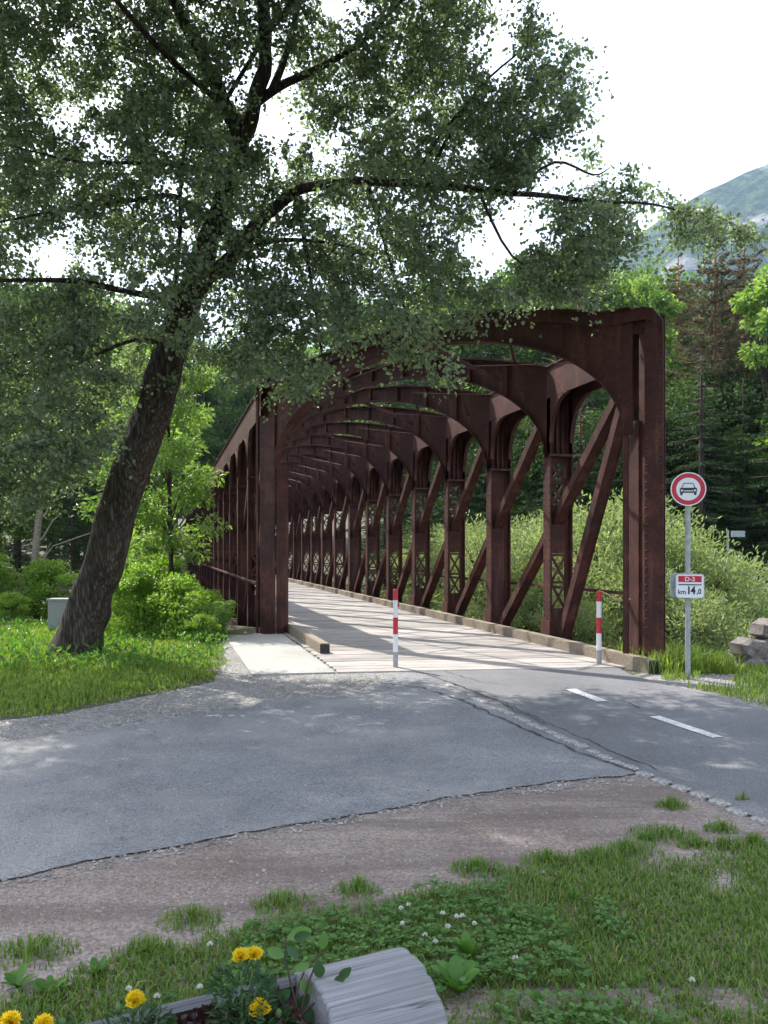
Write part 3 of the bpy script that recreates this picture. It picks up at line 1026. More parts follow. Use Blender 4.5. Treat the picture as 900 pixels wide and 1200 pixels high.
slope = Matrix(((PD.x, PN.x, 0, 0), (PD.y, PN.y, 0, 0), (0, 0, 1, 0), (0, 0, 0, 1)))
for i in range(min(nP, 255)):
    o = link('plank', protos[random.randrange(6)], bridge)
    p = deck0 + AX * step * i - RO
    o.matrix_local = Matrix.Translation(p + UP * random.uniform(-.004, .004)) @ slope
# stringers under the near end of the deck, dark gap at the front edge
bobj(MB().frame_box(deck0 + PD * .02, PD, PN, UP, 0, 4.0, .03, .2, -.5, -.062), 'end_stringer')

# wheel kerbs (long timbers), in lengths
def kerb(p0, length, wid, h0, h1, first_end=None):
    n_ = max(1, int(length / 5.2)); Lk = length / n_
    for i in range(n_):
        a = Vector(p0) + AX * Lk * i + UP * 0
        dz = random.uniform(-.004, .004)
        mb = MB()
        mb.frame_box(a, AX, NX, UP, 0 if i else 0, Lk - .012, 0, wid, h0, h1 - .012 + dz)
        mb.frame_box(a, AX, NX, UP, .004, Lk - .016, .010, wid - .010, h1 - .012 + dz, h1 + dz)
        o = bobj(mb, 'kerb_timber', mat=M_KERB)
    m2 = MB().frame_box(Vector(p0), AX, NX, UP, -.006, -.001, .003, wid - .003, h0 + .002, h1 - .016)
    bobj(m2, 'kerb_end', mat=M_KERB_END)
kerb(Vector((3.415, 10.45, 0)), 58, .155, .0, .185)
kx, ky = gp(375, 766.5, .03)
kerb(Vector((kx, ky, 0)), 50, .15, .035, .19)

# abutment under the near end
ab = MB().frame_box(RO, WX, NN, UP, -1.2, SPAN + 1.2, .25, 1.1, -3.4, -.9)
tag(ab.build('bridge_abutment', M_CONC, fixn=True), 'concrete abutment hidden low under the near end of the bridge', 'abutment')

# ------------------------------------------------------------------ bollards
def bollard(px, py_base, top_h, label, disc=False):
    x, y = gp(px, py_base, .02)
    b = tag(empty('bollard', (x, y, .02)), label, 'bollard', 'bollards across the bridge entrance')
    r = .034
    hs = np.array([0, .20, .43, .64, .86, 1.0]) * top_h
    cols = [M_BOLG, M_BOLW, M_BOLR, M_BOLW, M_BOLR]
    for i in range(5):
        mb = MB()
        z1 = hs[i + 1] - .002
        pts, rs = [(0, 0, hs[i]), (0, 0, z1)], [r, r]
        if i == 4: pts, rs = [(0, 0, hs[i]), (0, 0, z1 - .012), (0, 0, z1)], [r, r, r * .75]
        mb.tube(pts, rs, 16)
        mb.build('post_base' if i == 0 else 'band', cols[i], b)
    mb = MB().tube([(0, 0, 0), (0, 0, .012)], [.085, .08], 16); mb.build('base_plate', M_BOLG, b)
    if disc:
        mb = MB().tube([(.034, 0, top_h * .80), (.05, 0, top_h * .80)], [.03, .03], 10); mb.build('padlock_lug', M_BOLR, b)
    return b
bollard(463.5, 782.5, 1.06, 'red and white banded bollard standing in the middle of the deck end', True)
bollard(702, 779, 1.02, 'red and white banded bollard beside the right end post', False)
# strap from the right bollard to the post
bx, by = gp(702, 779, .02)
p0 = Vector((bx, by, 1.04)); p1 = RO + NX * -.02 + AX * -.05 + UP * .93
pts = [p0.lerp(p1, t) + UP * (-.05 * math.sin(math.pi * t) + .02 * math.sin(6.28 * t)) for t in np.linspace(0, 1, 10)]
tag(MB().tube(pts, [.011] * 10, 6).build('barrier_strap', M_ROPE, smooth=True), 'tan strap tied between the right bollard and the bridge post', 'strap')

# ------------------------------------------------------------------ road sign
sx_, sy_ = gp(806, 796)
sg = tag(empty('road_sign', (sx_, sy_, 0), R(-14)), 'round red ringed no cars sign above a kilometre plate on a grey pole', 'road sign')
MB().tube([(0, 0, -.1), (0, 0, 2.36)], [.032, .032], 16).build('pole', M_GALV, sg, smooth=False)
MB().tube([(0, 0, 2.36), (0, 0, 2.372)], [.035, .03], 12).build('pole_cap', M_SIGNB, sg)
zc = CAM_H + (645 - 573.5) / F * sy_
def disc(r0, r1, y, zc, n=48, thick=.004):
    mb = MB(); vs = []; fs = []
    for k in range(n):
        t = 2 * math.pi * k / n
        for r in (r0, r1):
            for yy in (y, y + thick):
                vs.append((r * math.cos(t), yy, zc + r * math.sin(t)))
    for k in range(n):
        a, b = 4 * k, 4 * ((k + 1) % n)
        fs += [(a, b, b + 2, a + 2), (a + 1, a + 3, b + 3, b + 1), (a + 2, b + 2, b + 3, a + 3), (a, a + 1, b + 1, b)]
    return mb.add(vs, fs)
RD = .208
disc(.0, RD, -.052, zc, thick=.010).build('sign_back', M_GALV, sg, fixn=True)
disc(RD - .012, RD, -.060, zc, thick=.007).build('outer_rim', M_SIGNW, sg, fixn=True)
disc(.142, RD - .013, -.058, zc, thick=.005).build('red_ring', M_SIGNR, sg, fixn=True)
disc(.0, .141, -.057, zc, thick=.004).build('sign_face', M_SIGNW, sg, fixn=True)
# car pictogram, front view
car = MB()
def flat(poly, y=-.0605, th=.003):
    vs = [(x, y, zc + z) for x, z in poly] + [(x, y + th, zc + z) for x, z in poly]
    n = len(poly)
    tr = tessellate_polygon([[Vector((x, z, 0)) for x, z in poly]])
    fs = [tuple(t) for t in tr] + [tuple(i + n for i in t) for t in tr] + [(i, (i + 1) % n, (i + 1) % n + n, i + n) for i in range(n)]
    car.add(vs, fs)
# roof outline (hollow windscreen)
flat([(-.083, .012), (-.060, .068), (-.053, .068), (-.072, .012)])
flat([(.083, .012), (.072, .012), (.053, .068), (.060, .068)])
flat([(-.060, .068), (-.052, .077), (.052, .077), (.060, .068)])
# body with lamp and grille gaps
flat([(-.100, .006), (-.088, .016), (.088, .016), (.100, .006), (.100, -.004), (-.100, -.004)], -.0605)
flat([(-.100, -.005), (-.088, -.005), (-.088, -.028), (-.100, -.028)])
flat([(.088, -.005), (.100, -.005), (.100, -.028), (.088, -.028)])
flat([(-.060, -.005), (.060, -.005), (.050, -.016), (-.050, -.016)])
flat([(-.066, -.005), (-.061, -.005), (-.051, -.028), (-.062, -.028)])
flat([(.061, -.005), (.066, -.005), (.062, -.028), (.051, -.028)])
flat([(-.100, -.029), (.100, -.029), (.096, -.046), (-.096, -.046)])
flat([(-.095, -.047), (-.066, -.047), (-.068, -.074), (-.093, -.074)])
flat([(.066, -.047), (.095, -.047), (.093, -.074), (.068, -.074)])
car.build('car_symbol', M_SIGNB, sg, fixn=True)
# kilometre plates
def text_part(body, tw_, th_, loc, mat, parent, name, bold=.0):
    size = .1
    cu = bpy.data.curves.new(name, 'FONT')
    cu.body = body; cu.size = size; cu.extrude = .001; cu.offset = bold
    cu.align_x = 'CENTER'; cu.align_y = 'CENTER'
    tmp = bpy.data.objects.new(name + '_tmp', cu)
    COL.objects.link(tmp)
    dg = bpy.context.evaluated_depsgraph_get()
    me = bpy.data.meshes.new_from_object(tmp.evaluated_get(dg))
    me.name = name
    COL.objects.unlink(tmp)
    bpy.data.objects.remove(tmp)
    me.materials.clear(); me.materials.append(mat)
    o = link(name, me, parent)
    o.rotation_euler = (R(90), 0, 0)
    o.location = loc
    co = np.array([tuple(v.co) for v in me.vertices])
    lo_, hi_ = co.min(0), co.max(0)
    me.transform(Matrix.Diagonal((tw_ / (hi_[0] - lo_[0]), th_ / (hi_[1] - lo_[1]), 1, 1)) @ Matrix.Translation((-(lo_[0] + hi_[0]) / 2, -(lo_[1] + hi_[1]) / 2, 0)))
    return o
def rrect(cx, cz, hw, hh, r, y0, y1):
    pts = []
    for (sx2, sz2, a0) in ((1, 1, 0), (-1, 1, 90), (-1, -1, 180), (1, -1, 270)):
        for k in range(5):
            t = R(a0 + 22.5 * k)
            pts.append((cx + sx2 * (hw - r) + r * math.cos(t), cz + sz2 * (hh - r) + r * math.sin(t)))
    n = len(pts)
    vs = [(x, y0, z) for x, z in pts] + [(x, y1, z) for x, z in pts]
    return MB().add(vs, [tuple(range(n)), tuple(reversed(range(n, 2 * n)))] + [(i, (i + 1) % n, (i + 1) % n + n, i + n) for i in range(n)])
zk = CAM_H + (645 - 686.5) / F * sy_
rrect(.015, zk, .168, .150, .035, -.085, -.040).build('kilometre_plate', M_GALV, sg, fixn=True)
rrect(.015, zk, .160, .142, .030, -.088, -.086).build('plate_face', M_SIGNW, sg, fixn=True)
rrect(-.035, zk, .168, .150, .035, .040, .085).build('kilometre_plate', M_GALV, sg, fixn=True)
MB().box(.015 - .135, .015 + .135, -.092, -.089, zk + .050, zk + .125).build('red_field', M_SIGNR, sg)
MB().box(.015 - .135, .015 + .135, -.092, -.089, zk + .012, zk + .024).build('black_bar', M_SIGNB, sg)
text_part('D-2', .115, .052, (.015, -.094, zk + .088), M_SIGNW, sg, 'lettering', .001)
text_part('km', .090, .060, (-.078, -.090, zk - .070), M_SIGNB, sg, 'lettering', .001)
text_part('14', .085, .100, (.036, -.090, zk - .050), M_SIGNB, sg, 'lettering', .004)
text_part(',0', .052, .078, (.120, -.090, zk - .068), M_SIGNB, sg, 'lettering', .002)
MB().box(-.045, .045, -.05, -.033, zc - .10, zc - .075).box(-.045, .045, -.05, -.033, zc + .075, zc + .10).build('clamp', M_GALV, sg)

# electrical cabinet behind the leaning tree
cx_, cy_ = (70 - 450) / F * 15.2, 15.2
ca = tag(empty('utility_cabinet', (cx_, cy_, 0)), 'pale grey utility cabinet half hidden behind the leaning trunk', 'cabinet')
MB().box(-.16, .30, -.15, .15, 0, .66).build('body', M_CAB, ca)
MB().box(-.18, .32, -.17, .17, .665, .70).build('lid', M_CAB, ca)
MB().box(-.14, .28, -.156, -.151, .05, .62).build('door', M_CAB, ca)

# thin pole with a small white plate in the forest on the right
tp = tag(empty('marker_pole', (at(853, 700, 24).x, 24, -1.5)), 'thin grey pole with a small pale plate at the forest edge', 'pole')
MB().tube([(0, 0, 0), (0, 0, 3.7)], [.03, .03], 8).build('pole', M_GALV, tp)
MB().box(.1, .5, -.02, .02, 3.5, 3.68).build('plate', M_GALV, tp)

# ------------------------------------------------------------------ stone wall on the right
sw = tag(empty('stone_wall', (5.95, 13.0, -1.36)), 'rough retaining wall of grey boulders behind the sign', 'wall')
random.seed(5)
wd = Vector((.93, .36, 0)).normalized(); wn = Vector((-wd.y, wd.x, 0))
protos = []
for v_ in range(6):
    r_ = random.Random(v_ + 9)
    vs, fs = [], []
    n, m = 7, 3
    for j in range(m + 1):
        ph = j / m
        for i in range(n):
            t = 2 * math.pi * i / n
            rr_ = (1.0, 1.0, .82, .0)[j] * (1 + (.0 if j == m else r_.uniform(-.10, .10)))
            # superellipse outline in x-z, bulging to -y
            cx2, cz2 = math.cos(t), math.sin(t)
            q = (abs(cx2) ** 3 + abs(cz2) ** 3) ** (1 / 3)
            vs.append((cx2 / q * rr_ * .5, (.2, -.30, -.44, -.46)[j] + r_.uniform(-.05, .05), cz2 / q * rr_ * .5))
    for j in range(m):
        for i in range(n):
            fs.append((j * n + i, j * n + (i + 1) % n, (j + 1) * n + (i + 1) % n, (j + 1) * n + i))
    protos.append(local(MB().add(vs, fs), 'stone', M_STONE))
MB().frame_box((0, 0, 0), wd, wn, UP, 0, 5.2, .05, .6, 0, 1.3).build('backing', M_STONE, sw, fixn=True)
row_z = 0.0
for row in range(6):
    hgt = random.uniform(.26, .38)
    t_ = -0.4 + random.uniform(0, .3)
    while t_ < 5.5:
        wl = random.uniform(.3, .62)
        top_lim = 1.05 + (t_ + .5) * .8
        if row_z < min(1.75, top_lim):
            o = link('stone', protos[random.randrange(6)], sw)
            o.location = wd * (t_ + wl / 2) + UP * (row_z + hgt / 2) + wn * (row_z * .18 + random.uniform(-.04, .04))
            o.rotation_euler = (0, random.uniform(-.15, .15), math.atan2(wd.y, wd.x))
            o.scale = (wl * 1.12, .5, hgt * 1.22)
        t_ += wl
    row_z += hgt * .94

# ------------------------------------------------------------------ the big leaning tree
tree = tag(empty('leaning_tree', (*gp(90, 772), 0)), 'big leaning broadleaf tree with dark furrowed trunk on the grass bank', 'tree')
TO = Vector(tree.location)
limbs = []
def limb(pts, mb, n=10, wob=0.0, sub=4):
    P = [at(px, py, y) for px, py, y, r in pts]; Rr = [p[3] for p in pts]
    # Catmull-Rom smoothing
    Q, q = [], []
    for i in range(len(P) - 1):
        p0 = P[max(i - 1, 0)]; p1 = P[i]; p2 = P[i + 1]; p3 = P[min(i + 2, len(P) - 1)]
        for j in range(sub):
            t = j / sub
            Q.append(.5 * ((2 * p1) + (p2 - p0) * t + (2 * p0 - 5 * p1 + 4 * p2 - p3) * t * t + (3 * p1 - p0 - 3 * p2 + p3) * t ** 3))
            q.append(Rr[i] * (1 - t) + Rr[i + 1] * t)
    Q.append(P[-1]); q.append(Rr[-1])
    for a, b in zip(Q, q): limbs.append((a, b))
    if wob:
        for i in range(1, len(Q)):
            Q[i] = Q[i] + noise.noise_vector(Q[i] * 2.1) * min(.05, q[i] * .6)
    mb.tube([a - TO for a in Q], q, n, True, wob)
trunk = MB()
trunk_pts = [(86, 790, 12.2, .50), (90, 766, 12.2, .37), (101, 725, 12.15, .315), (120, 665, 12.0, .30), (142, 590, 11.85, .275), (168, 510, 11.65, .262), (188, 450, 11.5, .245), (207, 392, 11.4, .225), (222, 345, 11.3, .20)]
for q_ in range(1): limb(trunk_pts, trunk, 24, .22, 5)
br = MB()
limb([(218, 360, 11.32, 0.1764), (232, 318, 11.25, 0.1680), (243, 285, 11.2, 0.1554), (262, 238, 11.1, 0.1386), (276, 190, 11, 0.1260), (284, 150, 10.95, 0.1176)], br, 12, .3)
limb([(282, 165, 10.97, 0.1092), (268, 128, 10.9, 0.1008), (250, 92, 10.8, 0.0882), (228, 48, 10.7, 0.0798), (200, -5, 10.6, 0.0714), (165, -90, 10.4, 0.0504), (120, -190, 10.2, 0.0252)], br, 10, .3)
limb([(280, 165, 10.97, 0.1176), (300, 122, 11, 0.1050), (309, 70, 11.05, 0.0966), (308, 0, 11.1, 0.0840), (298, -100, 11.2, 0.0588), (290, -230, 11.3, 0.0252)], br, 10, .3)
limb([(303, 118, 11, 0.0672), (330, 100, 10.9, 0.0588), (360, 86, 10.8, 0.0504), (395, 68, 10.6, 0.0420), (430, 44, 10.4, 0.0294), (480, -10, 10.2, 0.0168)], br, 8)
limb([(318, 108, 11, 0.0588), (333, 70, 11.2, 0.0504), (345, 25, 11.5, 0.0378), (370, -60, 11.9, 0.0252)], br, 8)
limb([(226, 352, 11.3, 0.1260), (243, 330, 11.2, 0.1092), (268, 305, 11.1, 0.1008), (300, 264, 10.9, 0.0882), (345, 224, 10.7, 0.0756), (420, 212, 10.5, 0.0630), (500, 216, 10.4, 0.0504), (600, 226, 10.3, 0.0378), (700, 236, 10.3, 0.0235), (770, 240, 10.3, 0.0126), (835, 262, 10.4, 0.0067)], br, 10, .2)
limb([(300, 285, 10.95, 0.0420), (340, 281, 10.8, 0.0294), (395, 286, 10.6, 0.0168), (440, 300, 10.4, 0.0101)], br, 6)
limb([(207, 385, 11.4, 0.0504), (206, 330, 11.2, 0.0378), (211, 270, 11.1, 0.0294), (212, 210, 11, 0.0235), (222, 140, 10.9, 0.0151)], br, 7)
limb([(214, 352, 11.3, 0.0588), (180, 347, 11, 0.0462), (140, 340, 10.6, 0.0403), (95, 330, 10.2, 0.0353), (40, 328, 9.8, 0.0269), (-40, 330, 9.4, 0.0168)], br, 7)
limb([(250, 262, 11.15, 0.0420), (205, 230, 10.8, 0.0336), (150, 236, 10.4, 0.0252), (75, 246, 10, 0.0210), (-10, 262, 9.6, 0.0126)], br, 7)
limb([(272, 205, 11, 0.0378), (230, 196, 10.6, 0.0294), (170, 191, 10.2, 0.0235), (95, 190, 9.8, 0.0168), (10, 170, 9.4, 0.0084)], br, 7)
limb([(196, 405, 11.45, 0.0420), (160, 398, 11.1, 0.0294), (115, 415, 10.8, 0.0202), (60, 440, 10.5, 0.0101)], br, 6)
limb([(258, 128, 10.9, 0.0336), (300, 60, 10.2, 0.0294), (360, -30, 9, 0.0252), (420, -200, 7.6, 0.0168)], br, 6)
limb([(268, 128, 10.9, 0.0420), (190, 60, 9.6, 0.0336), (90, -60, 8.2, 0.0252), (-60, -300, 6.6, 0.0168)], br, 6)
limb([(262, 120, 10.9, 0.0336), (257, 70, 11.3, 0.0252), (265, 30, 11.7, 0.0168), (270, -40, 12.2, 0.0101)], br, 6)
limb([(500, 216, 10.4, 0.0336), (520, 170, 10.3, 0.0252), (560, 105, 10.2, 0.0185), (610, 60, 10.1, 0.0118)], br, 6)
limb([(600, 226, 10.3, 0.0252), (650, 190, 10.3, 0.0185), (695, 205, 10.3, 0.0134), (715, 196, 10.3, 0.0050)], br, 6)
limb([(480, 215, 10.4, 0.0252), (540, 130, 10.3, 0.0210), (600, 120, 10.3, 0.0101)], br, 5)
limb([(560, 222, 10.35, 0.0252), (600, 300, 10.6, 0.0168), (660, 330, 10.9, 0.0084)], br, 5)
limb([(430, 212, 10.5, 0.0294), (455, 300, 10.3, 0.0210), (480, 380, 10.2, 0.0151), (500, 440, 10.2, 0.0084)], br, 5)
limb([(345, 224, 10.7, 0.0336), (360, 300, 10.5, 0.0252), (372, 380, 10.4, 0.0168), (380, 430, 10.4, 0.0084)], br, 5)
trunk.build('trunk', M_BARK, tree, smooth=True)
br.build('branches', M_BARK, tree, smooth=True)
LP = np.array([tuple(a) for a, _ in limbs[40:]])
LR = np.array([b for _, b in limbs[40:]])

CROWN = [(-330, -420), (660, -420), (640, -60), (628, -10), (636, 40), (690, 52), (655, 75), (694, 104), (668, 140), (724, 170), (742, 205), (800, 236), (870, 262), (880, 275), (800, 292), (750, 338), (690, 345), (640, 350), (590, 350), (572, 392), (545, 405), (543, 470), (522, 492), (498, 470), (478, 432), (450, 405), (425, 412), (385, 418), (366, 466), (345, 466), (318, 440), (285, 436), (256, 425), (222, 420), (203, 470), (165, 510), (110, 540), (30, 600), (-70, 620), (-70, 180), (-330, 60)]
MAINPX = [(205 + (278 - 205) * t, 400 + (190 - 400) * t) for t in np.linspace(0, 1, 12)] + [(278 + (200 - 278) * t, 190 - 190 * t) for t in np.linspace(0, 1, 10)] + [(290 + 18 * t, 150 - 150 * t) for t in np.linspace(0, 1, 9)] + [(235 + 110 * t, 345 - 120 * t) for t in np.linspace(0, 1, 9)] + [(320 + 90 * t, 105 - 45 * t) for t in np.linspace(0, 1, 6)]
C, K = [], []
tries = 0
NCL = 4700
while len(C) < NCL and tries < 200000:
    tries += 1
    px = rng.uniform(-260, 880); py = rng.uniform(-420, 640)
    if not inside(px, py, CROWN): continue
    right = px > 560
    yy = rng.uniform(9.2, 13.4) if not right else rng.uniform(9.6, 11.6)
    if 300 < px < 600 and py > 330: yy = rng.uniform(9.0, 11.4)
    if px < 120 and py > 300: yy = rng.uniform(9.5, 12.6)
    p = at(px, py, yy)
    # gaps in the crown
    g_ = noise.noise(Vector((px * .011, py * .011, yy * .25))) + .6 * noise.noise(Vector((px * .027, py * .027, yy * .6 + 7)))
    g_ *= .85
    thr = -.20
    if px > 560: thr = -.16
    if py < 330 and px < 560: thr = -.17
    if px > 650: thr = -.2
    if py > 330: thr = -.24
    if g_ < thr: continue
    # keep the view of the trunk clear in front
    if 60 < px < 250 and py > 400 and yy < 11.4 and abs(px - (90 + (770 - py) * .315)) < 42: 
        if rng.random() < .93: continue
    if (250 < px < 700) and p.z < 2.6: continue
    if py > 366 and 372 < px < 620 and rng.random() < .66: continue
    if py > 392 and 318 < px <= 372 and rng.random() < .4: continue
    if yy < 11.3:
        dm = min(math.hypot(px - a_, py - b_) for a_, b_ in MAINPX)
        if dm < 16 and rng.random() < .5: continue
    if py < 430 and px < 560 and rng.random() < .05 + .25 * max(0, noise.noise(Vector((px * .02, py * .02, 3.3)))): continue
    C.append(p); K.append(1)
# overhead part of the crown, nearer the viewer and above the frame
n_over = 0
while n_over < 1500:
    x = rng.uniform(-5.5, 3.2); y = rng.uniform(3.6, 9.4); z = rng.uniform(5.6, 11.5)
    if z < 1.6 + (645 + 40) / F * y + .3: continue
    if noise.noise(Vector((x * .7, y * .7, z * .7))) < -.12: continue
    C.append(Vector((x, y, z))); n_over += 1
tw = MB()
NCORE = len(C) - n_over
C2 = np.array([tuple(c) for c in C])
d0 = np.array([np.linalg.norm(LP - c, axis=1).min() for c in C2])
order = np.argsort(d0)
NODES = [tuple(p) for p in LP]; NR = list(LR)
NODE_A = np.zeros((len(LP) + 4 * len(C) + 10, 3)); NODE_A[:len(LP)] = LP
NODE_R = np.full(len(NODE_A), .01); NODE_R[:len(LP)] = LR
nn_ = len(LP)
LPs, LDs, LSs, LTs = [], [], [], []
for ci in order:
    c = C[ci]
    c_ = np.array(tuple(c))
    NA_ = NODE_A[:nn_]
    d = np.linalg.norm(NA_ - c_, axis=1) + np.maximum(0, NA_[:, 2] - c_[2]) * .2
    j = int(np.argmin(d))
    a = Vector(NA_[j]); L = (c - a).length
    mid = a.lerp(c, .55) + UP * (.10 * L) + Vector(rng.normal(size=3) * .05 * L)
    pts = []
    for t in (0, .25, .5, .75, 1):
        pts.append(a * (1 - t) ** 2 + mid * 2 * t * (1 - t) + c * t * t)
    r0 = min(.020, .005 + .007 * L, max(.005, NODE_R[j] * .8))
    for t_n, p_n in ((.5, pts[2]), (.8, pts[3].lerp(pts[4], .3)), (1, pts[4])):
        NODE_A[nn_] = tuple(p_n); NODE_R[nn_] = r0 * (1 - .55 * t_n); nn_ += 1
    tw.tube([p - TO for p in pts], [r0, r0 * .8, r0 * .6, r0 * .45, .003], 3, False)
    out_dir = (c - a); out_dir.z *= .3
    if out_dir.length < .05: out_dir = Vector((1, 0, 0))
    out_dir.normalize()
    tone = float(np.clip(.5 + .5 * noise.noise(c * .8) + rng.normal() * .15, 0, 1))
    ns = 5
    for s_ in range(ns):
        az = rng.normal() * 1.0
        dd = Vector((out_dir.x * math.cos(az) - out_dir.y * math.sin(az), out_dir.x * math.sin(az) + out_dir.y * math.cos(az), rng.normal() * .35 - .15)).normalized()
        Ls = rng.uniform(.32, .62)
        st = c - dd * .18
        n = 13
        t = np.linspace(.12, 1, n)
        base = np.array(tuple(st))[None] + np.array(tuple(dd))[None] * (t * Ls)[:, None]
        base[:, 2] -= .32 * (t * Ls) ** 2 * 1.6
        base += rng.normal(size=(n, 3)) * .05
        e = st + dd * Ls + UP * (-.5 * Ls * Ls)
        tw.tube([st - TO, st + dd * Ls * .5 - UP * .12 * Ls * Ls - TO, e - TO], [.0035, .0025, .0012], 3, False)
        ld = rng.normal(size=(n, 3)) * .75 + np.array(tuple(dd))[None] * .5
        ld[:, 2] -= .45
        LPs.append(base); LDs.append(ld); LSs.append((.040 + .038 * rng.random(n) ** 1.3) * (1.25 if ci >= NCORE else 1)); LTs.append(np.clip(tone + rng.normal(size=n) * .2, 0, 1))
P_ = np.concatenate(LPs) - np.array(tuple(TO)); D_ = np.concatenate(LDs); S_ = np.concatenate(LSs); T_ = np.concatenate(LTs)
tw.build('twigs', M_TWIG, tree)
tag(link('crown', leaf_mesh('crown', P_, D_, S_, M_LEAF, .78, .10, True, T_), tree), kind='stuff')
print('crown leaves', len(P_))

# ------------------------------------------------------------------ background plants
def clump_tree(seed, h, r, nleaf, lsize, base=.25, droop=.2, shape=1.0, nclump=60, wid=.6, tr=.12):
    """returns (trunk MB, P, D, S, T) for one broadleaf tree/bush, base at the origin"""
    g_ = np.random.default_rng(seed)
    tb = MB()
    lean = g_.normal(size=2) * .03 * h
    hp = [(lean[0] * t, lean[1] * t, h * .92 * t) for t in np.linspace(0, 1, 7)]
    tb.tube(hp, [tr * (1 - .85 * t) + .01 for t in np.linspace(0, 1, 7)], 7)
    cl = []
    for i in range(nclump):
        t = base + (1 - base) * g_.random() ** .85
        rr_ = r * (math.sin(math.pi * min(1, (t - base) / (1 - base) * .82 + .14)) ** .6) * shape
        a = g_.random() * 6.283
        q = math.sqrt(g_.random()) 
        c = np.array([lean[0] * t + math.cos(a) * rr_ * q, lean[1] * t + math.sin(a) * rr_ * q, h * t])
        cl.append(c)
        s0 = np.array([lean[0] * t * .7, lean[1] * t * .7, h * t * .72])
        if i % 2 == 0:
            m_ = (s0 + c) / 2 + np.array([0, 0, .06 * h])
            tb.tube([tuple(s0), tuple(m_), tuple(c)], [tr * .3, tr * .2, .008], 4, False)
    cl = np.array(cl)
    idx = g_.integers(0, nclump, nleaf)
    cs = r * .30 * (.7 + .6 * g_.random(nclump))
    off = unit(g_.normal(size=(nleaf, 3))) * (g_.random(nleaf) ** .5)[:, None]
    off[:, 2] *= .62
    P = cl[idx] + off * cs[idx][:, None]
    P[:, 2] = np.maximum(P[:, 2], .03)
    D = off * .8 + g_.normal(size=(nleaf, 3)) * .6
    D[:, 2] -= droop
    Sz = lsize * (.65 + .7 * g_.random(nleaf))
    tn = g_.random(nclump)
    T = np.clip(tn[idx] * .7 + g_.random(nleaf) * .35, 0, 1)
    return tb, P, D, Sz, T, wid

def proto(spec, leafm, barkm, hexa=False):
    tb, P, D, Sz, T, wid = spec
    return tb.mesh('trunk', barkm, True), leaf_mesh('crown', P, D, Sz, leafm, wid, .1, hexa, T), float(np.percentile(np.hypot(P[:, 0], P[:, 1]), 97))

DEC = [proto(clump_tree(1, 11, 3.2, 15000, .19, .18, nclump=75, tr=.16), M_BG_LEAF, M_BARK_BG),
       proto(clump_tree(2, 13, 3.0, 15000, .19, .22, nclump=85, tr=.17), M_BG_LEAF, M_BARK_BG),
       proto(clump_tree(3, 9, 2.8, 13000, .17, .12, nclump=65, tr=.13), M_YOUNG, M_BARK_BG)]
DDK = [proto(clump_tree(41, 10, 2.6, 17000, .15, .08, nclump=85, tr=.14), leaf_mat('dark_forest_leaves', (.028, .055, .02), (.075, .115, .04), .3, (1.4, 1.6, .7), .6, .2), M_BARK_BG)]
SLIM = [proto(clump_tree(51, 12, 1.25, 9000, .16, .08, nclump=70, tr=.1), M_YOUNG, M_BARK_BG)]
WIL = [proto(clump_tree(11, 4.6, 2.0, 15000, .115, .06, -.5, nclump=90, wid=.3, tr=.06), M_WILLOW, M_BARK_BG),
       proto(clump_tree(12, 5.4, 2.1, 15000, .115, .06, -.5, nclump=90, wid=.3, tr=.06), M_WILLOW, M_BARK_BG)]
BSH = [proto(clump_tree(21, 2.0, 1.15, 9000, .085, .05, .1, nclump=60, tr=.03), M_BUSH, M_BARK_BG),
       proto(clump_tree(22, 1.5, 1.0, 8000, .08, .05, .1, nclump=50, tr=.03), M_BUSH, M_BARK_BG)]
DRK = [proto(clump_tree(31, 2.6, 1.6, 7000, .12, .03, .1, nclump=50, tr=.04), M_BG_LEAF, M_BARK_BG)]

def conifer(seed, h, r, dens, needles=.28, bare=.08, top=1.0, mat=M_CONIFER, bark=M_BARK_BG, tr=.17, up=False):
    g_ = np.random.default_rng(seed)
    tb = MB(); 
    tb.tube([(0, 0, h * t) for t in np.linspace(0, 1, 8)], [tr * (1 - .92 * t) + .008 for t in np.linspace(0, 1, 8)], 8)
    P, D, Sz, T = [], [], [], []
    z = h * bare
    while z < h * .99:
        f = 1 - (z - h * bare) / (h * (1 - bare))
        rad = r * (f ** .8) * (1 if not up else math.sin(math.pi * min(1, f + .12)) ** .5)
        nb = 7 if rad > .5 else 4
        a0 = g_.random() * 6.28
        for b in range(nb):
            if g_.random() < .12: continue
            a = a0 + 6.283 * b / nb + g_.normal() * .15
            L = rad * g_.uniform(.5, 1.2) + .1
            n = max(5, int(dens * L))
            t = g_.random(n) ** .7
            sag = (-.25 if not up else .15) * L
            bx_ = np.cos(a) * t * L; by_ = np.sin(a) * t * L
            zj = g_.normal() * .12
            bz = z + zj + sag * t ** 1.3 + .10 * L * t ** 3
            sd = g_.choice([-1, 1], n) * g_.random(n) * .22 * L * (1.1 - t)
            P.append(np.stack([bx_ - np.sin(a) * sd, by_ + np.cos(a) * sd, bz - g_.random(n) * .12 * needles / .28], 1))
            dd = np.stack([np.cos(a) * .7 - np.sin(a) * np.sign(sd) * .8, np.sin(a) * .7 + np.cos(a) * np.sign(sd) * .8, -.45 + 0 * t + g_.normal(size=n) * .35], 1)
            D.append(dd); Sz.append(needles * g_.uniform(.6, 1.2, n)); 
            T.append(np.clip(g_.random() * .6 + g_.random(n) * .4, 0, 1))
            tb.tube([(0, 0, z), (math.cos(a) * L * .6, math.sin(a) * L * .6, z + sag * .5), (math.cos(a) * L, math.sin(a) * L, z + sag + .1 * L)], [.03, .018, .006], 3, False)
        z += h * .026 + .12
    return tb, np.concatenate(P), np.concatenate(D), np.concatenate(Sz), np.concatenate(T), .28
